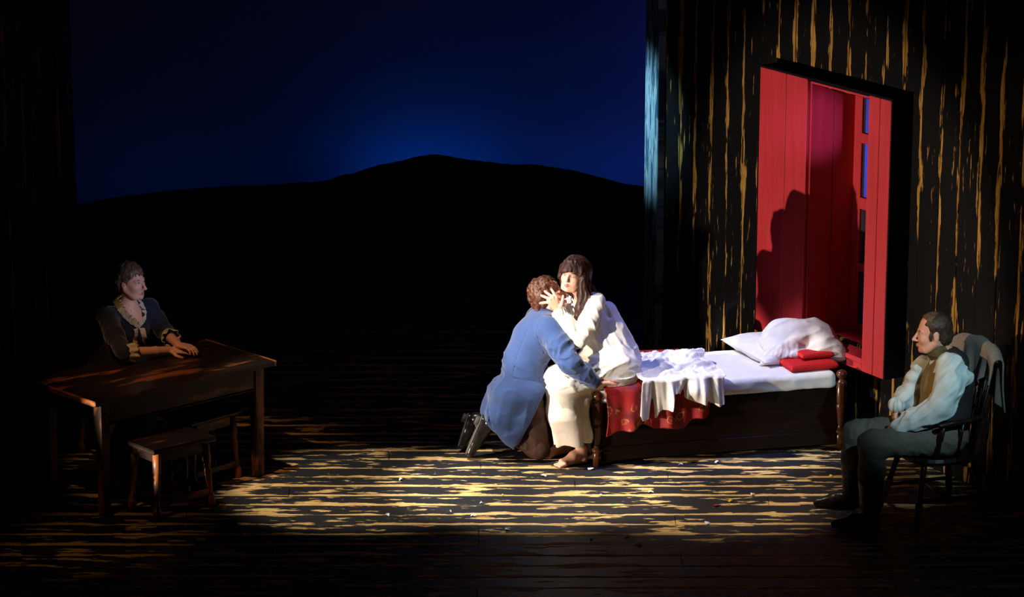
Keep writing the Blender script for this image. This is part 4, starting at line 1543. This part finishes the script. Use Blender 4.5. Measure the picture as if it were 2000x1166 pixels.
        shoe = S_.build('shoe', m_leather, root)
        S_ = body(.003)
        S_.half(t_ + ns * .024, ns)
        S_.half(t_ + ns * .013, -ns)
        S_.half((0, 0, .003), (0, 0, -1))
        S_.build('sole', m_sole, root).parent = shoe
        S_ = body(.002)
        S_.half(t_ + ns * .045, ns); S_.half(t_ + ns * .0235, -ns)
        S_.half(t_ + d * (ln * .74), -d)
        # the curved back of the foot is narrower here, so extrude the heel block
        hb = h_ - d * .02
        S_.cone(hb + ns * .018, hb + ns * .042, .032, .031, .0)
        S_.half(t_ + ns * .048, ns); S_.half(t_ + ns * .0235, -ns)
        S_.build('heel', m_sole, root).parent = shoe
    return root


kneeling_man()


# ================================================================== man in the armchair
def chair_man():
    root = tag(empty('person', (2.4, -1.2, 0)), 'balding person in pale shirt and dark waistcoat seated in the armchair', 'person')
    P = W(1842, 850, -1.20)
    chest = W(1850, 748, -1.20); neck = W(1845, 694, -1.20)
    shL, shR = W(1858, 716, -1.36), W(1836, 704, -1.03)
    elL, wrL = W(1838, 800, -1.44), W(1765, 828, -1.36)
    elR, wrR = W(1788, 765, -.98), W(1753, 790, -1.12)
    kL, kR = W(1704, 868, -1.42), W(1674, 848, -1.04)
    aL, aR = WZ(1704, 1022, .09), WZ(1664, 968, .09)
    aL[1] = -1.45; aR[1] = -1.02
    hc = W(1823, 649, -1.22)
    hf, hu = (-.99, .03, -.06), (-.03, .0, 1)
    F = Field((1.85, -1.66, .06), (2.95, -.78, 1.40), .0048)
    L = head(F, hc, hf, hu, 1.02, eyes='open', brow=(.12, .06, .03), lip=(.48, .17, .13), nose=1.2)
    F.cone(L(-.02, 0, -.06), neck - np.array([0, 0, .02]), .056, .062, .02)
    F.path([neck, chest, P], [.06, .11, .12], .04)
    F.cone(shL, shR, .05, .05, .04)
    F.path([shL, elL, wrL], [.05, .042, .028], .015)
    F.path([shR, elR, wrR], [.05, .042, .028], .015)
    for s_, k_, a_ in ((-1, kL, aL), (1, kR, aR)):
        F.path([P + np.array([0, s_ * .09, .0]), k_, lerp(k_, a_, .3), a_], [.085, .056, .052, .036], .02)
    hand(F, wrR, (-.25, -.25, -1), (-.9, .0, .25), 1, (.55, .6, .65, .7), .06, 1.0, .6)
    hand(F, wrL, (-.85, .45, -.25), (-.1, -.3, 1), -1, (.5, .55, .6, .6), .06, .95, .4)
    F.build('body', m_skin, root, SKIN)

    H = Field(hc - .17, hc + .16, .0045)
    ax = frame(hf, hu)
    H.ell(L(-.018, 0, .034), (.101, .081, .092), ax, 0)
    H.ell(L(-.055, 0, -.03), (.060, .072, .060), ax, .03)
    H.ell(L(.082, 0, -.03), (.085, .12, .105), ax, .008, sub=True)       # face
    H.ell(L(.055, 0, .115), (.075, .050, .055), ax, .02, sub=True)        # bald front
    H.ell(L(-.008, .0, -.075), (.045, .12, .050), ax, .01, sub=True)
    for g in (-1, 1):
        H.ell(L(-.010, g * .08, -.012), (.022, .022, .030), ax, .005, sub=True)
        H.ell(L(.022, g * .073, -.012), (.012, .008, .028), ax, .006)       # sideburn
    H.disp(lambda x, y, z: -.005 * (vn(x * 60, y * 60, z * 40) - .5), .02)
    H.build('hair', m_hairman, root)
    T = Field(hc - .15, hc + .17, .0045)
    T.ell(L(-.004, 0, .038), (.094, .074, .088), ax, 0)
    T.half(L(0, 0, .075), -np.array(ax[2]) + .35 * np.array(ax[0]))
    T.half(L(.065, 0, .09), np.array(ax[0]) * 1.0 + np.array(ax[2]) * .1)
    T.disp(lambda x, y, z: -.006 * (vn(x * 60, y * 60, z * 40) - .3), .02)
    T.build('hair_top', m_hairgrey, root)

    # shirt with full, gathered sleeves
    G = Field((2.10, -1.62, .52), (2.95, -.82, 1.22), .006)
    G.path([lerp(P, chest, .2), chest, lerp(chest, neck, .7)], [.13, .135, .085], .05)
    G.cone(shL, lerp(shL, shR, .8), .075, .06, .05)
    G.path([shL, lerp(shL, elL, .45) + np.array([.01, -.02, 0]), lerp(shL, elL, .9), lerp(elL, wrL, .3), lerp(elL, wrL, .75), lerp(elL, wrL, 1.02)], [.082, .080, .078, .070, .066, .050], .03)
    G.ell(shL + np.array([.07, -.01, -.06]), (.06, .05, .05), None, .03)
    G.ell(lerp(elL, wrL, .95) + np.array([-.02, 0, -.015]), (.065, .05, .036), None, .02)
    for px, py, r in ((1802, 706, .034), (1792, 716, .036), (1784, 738, .046), (1778, 757, .044), (1766, 772, .064), (1776, 783, .058)):
        G.ell(W(px, py, -1.06), (r, r * 1.15, r * .9), None, .018)
    G.path([shR, W(1806, 716, -1.04), W(1782, 755, -1.05), wrR], [.05, .045, .045, .036], .03)
    G.disp(wrinkle((-.75, -.1, -.65), .016, 4, 20, 1.5), .03)
    G.disp(lambda x, y, z: -.014 * (ridge(x, y, z, (-.5, .7, -.3), 7, 24, 5.5) - .4) * np.clip((2.42 - x) / .06, 0, 1), .03)
    shirt = G.build('shirt', m_shirt, root)
    C = Field(wrR - .10, wrR + .10, .0045)
    d = (wrR - elR) / np.linalg.norm(wrR - elR)
    C.cone(wrR - d * .035, wrR + d * .012, .040, .048, 0)
    C.disp(lambda x, y, z: -.006 * np.sin(np.arctan2(y - wrR[1], x - wrR[0]) * 9), .02)
    C.build('cuff', m_shirt, root).parent = shirt

    # waistcoat: dark back, olive front
    V_ = Field((2.20, -1.50, .48), (2.95, -.85, 1.20), .006)
    V_.path([lerp(P, chest, .0), lerp(P, chest, .5), chest, lerp(chest, neck, .75)], [.145, .146, .150, .09], .05)
    V_.cone(lerp(shL, neck, .25) + np.array([.03, 0, 0]), lerp(shR, neck, .25) + np.array([.03, 0, 0]), .088, .085, .05)
    V_.ell(shL + np.array([-.015, -.05, -.05]), (.10, .10, .15), None, .02, sub=True)
    V_.ell(shR + np.array([-.015, .05, -.05]), (.10, .10, .15), None, .02, sub=True)
    V_.cone(neck + np.array([-.02, 0, .0]), neck + np.array([-.02, 0, .15]), .064, .07, .01, sub=True)
    V_.paint(chest + np.array([-.17, 0, .03]), (.17, .30, .32), (.16, .125, .045), None, .15)
    V_.disp(wrinkle((.3, .2, .9), .005, 4, 22), .03)
    V_.build('waistcoat', m_vest, root, (.009, .009, .010))
    K = Field(neck - .14, neck + .14, .005)
    K.path([neck + np.array([.01, 0, -.02]), L(-.018, 0, -.105)], [.076, .068], 0)
    K.cone(neck + np.array([.0, 0, .05]), neck + np.array([.0, 0, .14]), .055, .075, .01, sub=True)
    K.disp(wrinkle((1, .2, -.2), .006, 3, 40), .02)
    K.build('neckcloth', mat_plain('olive_neckcloth', (.10, .075, .03), (.06, .05, .025), rough=.9, scale=40), root)

    # trousers and boots
    B = Field((1.95, -1.62, .10), (2.92, -.80, .74), .007)
    B.ell(P + np.array([.0, 0, .01]), (.16, .19, .115), None, .05)
    for s_, k_, a_ in ((-1, kL, aL), (1, kR, aR)):
        B.path([P + np.array([-.02, s_ * .10, .015]), k_], [.110, .084], .05)
        B.path([k_, lerp(k_, a_, .35), lerp(k_, a_, .62)], [.082, .077, .070], .04)
    B.disp(wrinkle((.2, .9, -.3), .010, 4, 20, 3.0), .03)
    B.build('trousers', m_trouser, root)
    for k_, a_, toe in ((kL, aL, WZ(1656, 1040, .03)), (kR, aR, WZ(1592, 981, .03))):
        hl = a_ + np.array([.025, 0, 0]); hl[2] = .04
        toe = toe.copy(); toe[1] = a_[1] + .02
        d = toe - hl; d[2] = 0; d /= np.linalg.norm(d)
        toe = hl + d * .235; toe[2] = .03
        S_ = Field(np.minimum(np.minimum(k_, a_), toe) - .11, np.maximum(np.maximum(k_, a_), toe) + .11, .006)
        S_.path([lerp(k_, a_, .55), lerp(k_, a_, .8), a_], [.078, .062, .050], .02)
        S_.path([hl, lerp(hl, toe, .55) + np.array([0, 0, .012]), toe], [.042, .044, .026], .02)
        S_.cone(a_, lerp(hl, toe, .5) + np.array([0, 0, .02]), .048, .040, .03)
        S_.half((0, 0, .004), (0, 0, -1))
        S_.disp(wrinkle((.1, 1, 0), .004, 4, 40), .02)
        S_.build('boot', m_boot, root)
    return root


chair_man()


# ================================================================== woman behind the table
def table_woman():
    root = tag(empty('person', (-2.52, .12, 0)), 'person in a navy dress with cream lace collar seated behind the table', 'person')
    P = np.array([-2.58, .16, .60])
    chest = W(252, 650, .06); neck = W(250, 598, .03)
    fd = np.array([.70, -.71, 0]); lf = np.array([.71, .70, 0])
    shR, shL = neck + np.array([0, 0, -.045]) - lf * .165, neck + np.array([0, 0, -.045]) + lf * .165
    elR, wrR = WZ(242, 690, .835), WZ(330, 684, .80)
    elL, wrL = W(322, 648, .06), WZ(348, 674, .83)
    hc = W(256, 549, .015)
    hf, hu = (.87, -.49, .0), (-.02, 0, 1)
    F = Field((-2.90, -.54, .40), (-1.92, .42, 1.36), .0045)
    L = head(F, hc, hf, hu, .95, eyes='open', brow=(.16, .09, .06), lip=(.42, .13, .12), nose=1.2)
    F.cone(L(-.018, 0, -.06), neck - np.array([0, 0, .02]), .045, .052, .02)
    F.path([neck - np.array([0, 0, .02]), chest, P], [.065, .112, .12], .04)
    F.ell(lerp(neck, chest, .55) + fd * .030, (.080, .080, .085), None, .04)
    F.cone(shL, shR, .045, .045, .05)
    F.path([shR, elR, lerp(elR, wrR, .7), wrR], [.044, .038, .029, .025], .012)
    F.path([shL, elL, wrL], [.044, .038, .026], .012)
    for s_ in (-1, 1):
        h_ = P + lf * .09 * s_
        k_ = h_ + fd * .30 + np.array([0, 0, -.05])
        F.path([h_, k_, k_ - np.array([0, 0, .14])], [.085, .06, .05], .02)
    hand(F, wrR, (.96, .10, -.02), (0, -.35, 1), 1, (.12, .18, .22, .28), .05, .92, .3)
    hand(F, wrL, (.95, -.40, -.06), (.1, -.1, 1), -1, (.35, .4, .45, .5), .05, .92, .4)
    F.build('body', m_skin, root, (.62, .36, .29))
    H = Field(hc - .16, hc + .16, .0045)
    ax = frame(hf, hu)
    H.ell(L(-.022, 0, .040), (.103, .084, .093), ax, 0)
    H.ell(L(-.062, 0, -.015), (.058, .074, .078), ax, .03)
    H.ell(L(.084, 0, -.04), (.082, .11, .100), ax, .01, sub=True)
    H.ell(L(-.004, 0, -.08), (.045, .12, .06), ax, .01, sub=True)
    for g in (-1, 1):
        H.ell(L(-.008, g * .082, -.016), (.020, .022, .028), ax, .006, sub=True)
        for i in range(3):
            H.cone(L(.06 - .01 * i, g * (.008 + .02 * i), .085 - .006 * i), L(.082 - .012 * i, g * (.014 + .022 * i), .052 - .006 * i), .014, .006, .01)
    H.disp(lambda x, y, z: -.010 * (vn(x * 50, y * 50, z * 26) - .5) - .005 * (vn(x * 110, y * 110, z * 60) - .5), .02)
    H.build('hair', m_hairgrey, root)

    G = Field((-3.0, -.54, .02), (-2.05, .62, 1.12), .0065)
    G.path([P + np.array([0, 0, -.02]), lerp(P, chest, .6), chest, lerp(chest, neck, .55)], [.135, .112, .128, .10], .05)
    G.cone(shL, shR, .062, .062, .05)
    G.ell(chest + fd * .06, (.09, .09, .08), None, .04)
    G.path([shR, lerp(shR, elR, .5) - lf * .01, elR], [.064, .060, .052], .03)
    G.path([shL, lerp(shL, elL, .5), elL, lerp(elL, wrL, .35)], [.064, .058, .052, .046], .03)
    for s_ in (-1, 1):
        h_ = P + lf * .09 * s_
        k_ = h_ + fd * .20 + np.array([0, 0, -.04])
        G.cone(h_, k_, .11, .09, .06)
    G.path([P + fd * .16 - np.array([0, 0, .08]), P + fd * .10 - np.array([0, 0, .50])], [.13, .20], .08)
    # neckline
    vb = W(271, 641, -.10)
    G.path([neck + fd * .085 + np.array([0, 0, .01]), lerp(neck + fd * .09, vb + fd * .03, .55), vb + fd * .045], [.072, .055, .020], .008, sub=True)
    G.cone(neck, L(-.02, 0, -.08), .066, .062, .01, sub=True)
    G.half((0, 0, .03), (0, 0, -1))
    G.disp(wrinkle((.3, .3, .9), .008, 4, 22, 2.0), .03)
    dress = G.build('dress', m_navy, root)
    # lace collar along the V, jabot and cuffs
    out = fd * .9 + np.array([0, 0, .3])
    hit = lambda x, y: np.minimum(G.hit(x, y), 9)
    colR = [W(228, 578, .06), W(219, 590, .0), G.hit(228, 606), G.hit(240, 622), G.hit(254, 634), G.hit(268, 642)]
    colL = [W(268, 580, .07), W(279, 594, .05), G.hit(285, 610), G.hit(284, 624), G.hit(278, 634), G.hit(270, 642)]
    ribbon('lace_collar', colR, [(.3, 0, .3), (.5, -.2, .3), (.6, -.2, .5), (.5, -.2, .7), (.3, -.2, .8), (.1, -.1, .8)], .052, out, m_lace, root, 9, .009).parent = dress
    ribbon('lace_collar', colL, [(-.3, -.2, .3), (-.5, -.3, .2), (-.7, -.3, .2), (-.7, -.3, .3), (-.5, -.3, .5), (-.2, -.2, .8)], .032, out, m_lace, root, 7, .007).parent = dress
    ribbon('jabot', [G.hit(268, 641), G.hit(267, 654), G.hit(268, 668), G.hit(270, 682)], (-.55, -.5, -.1), .030, out, m_lace, root, 1.3, .012).parent = dress
    ribbon('jabot', [G.hit(270, 641), G.hit(274, 655), G.hit(279, 668), G.hit(282, 682)], (.6, .5, -.1), .030, out, m_lace, root, 1.3, .012).parent = dress
    d = (wrR - elR) / np.linalg.norm(wrR - elR)
    ruffle_cuff('lace_cuff', elR + d * .0, d, .050, .060, .075, m_lace, root, 8, .008).parent = dress
    d = (wrL - elL) / np.linalg.norm(wrL - elL)
    ruffle_cuff('lace_cuff', lerp(elL, wrL, .28), d, .046, .058, .065, m_lace, root, 8, .007).parent = dress
    pend = W(257, 608, -.085)
    Pd = Field(pend - .03, pend + .03, .0025)
    Pd.ell(pend, (.007, .006, .009), None, 0)
    Pd.build('pendant', m_pearl, root)
    return root


table_woman()
print('objects', len(bpy.data.objects), 'verts', sum(len(m.vertices) for m in bpy.data.meshes))
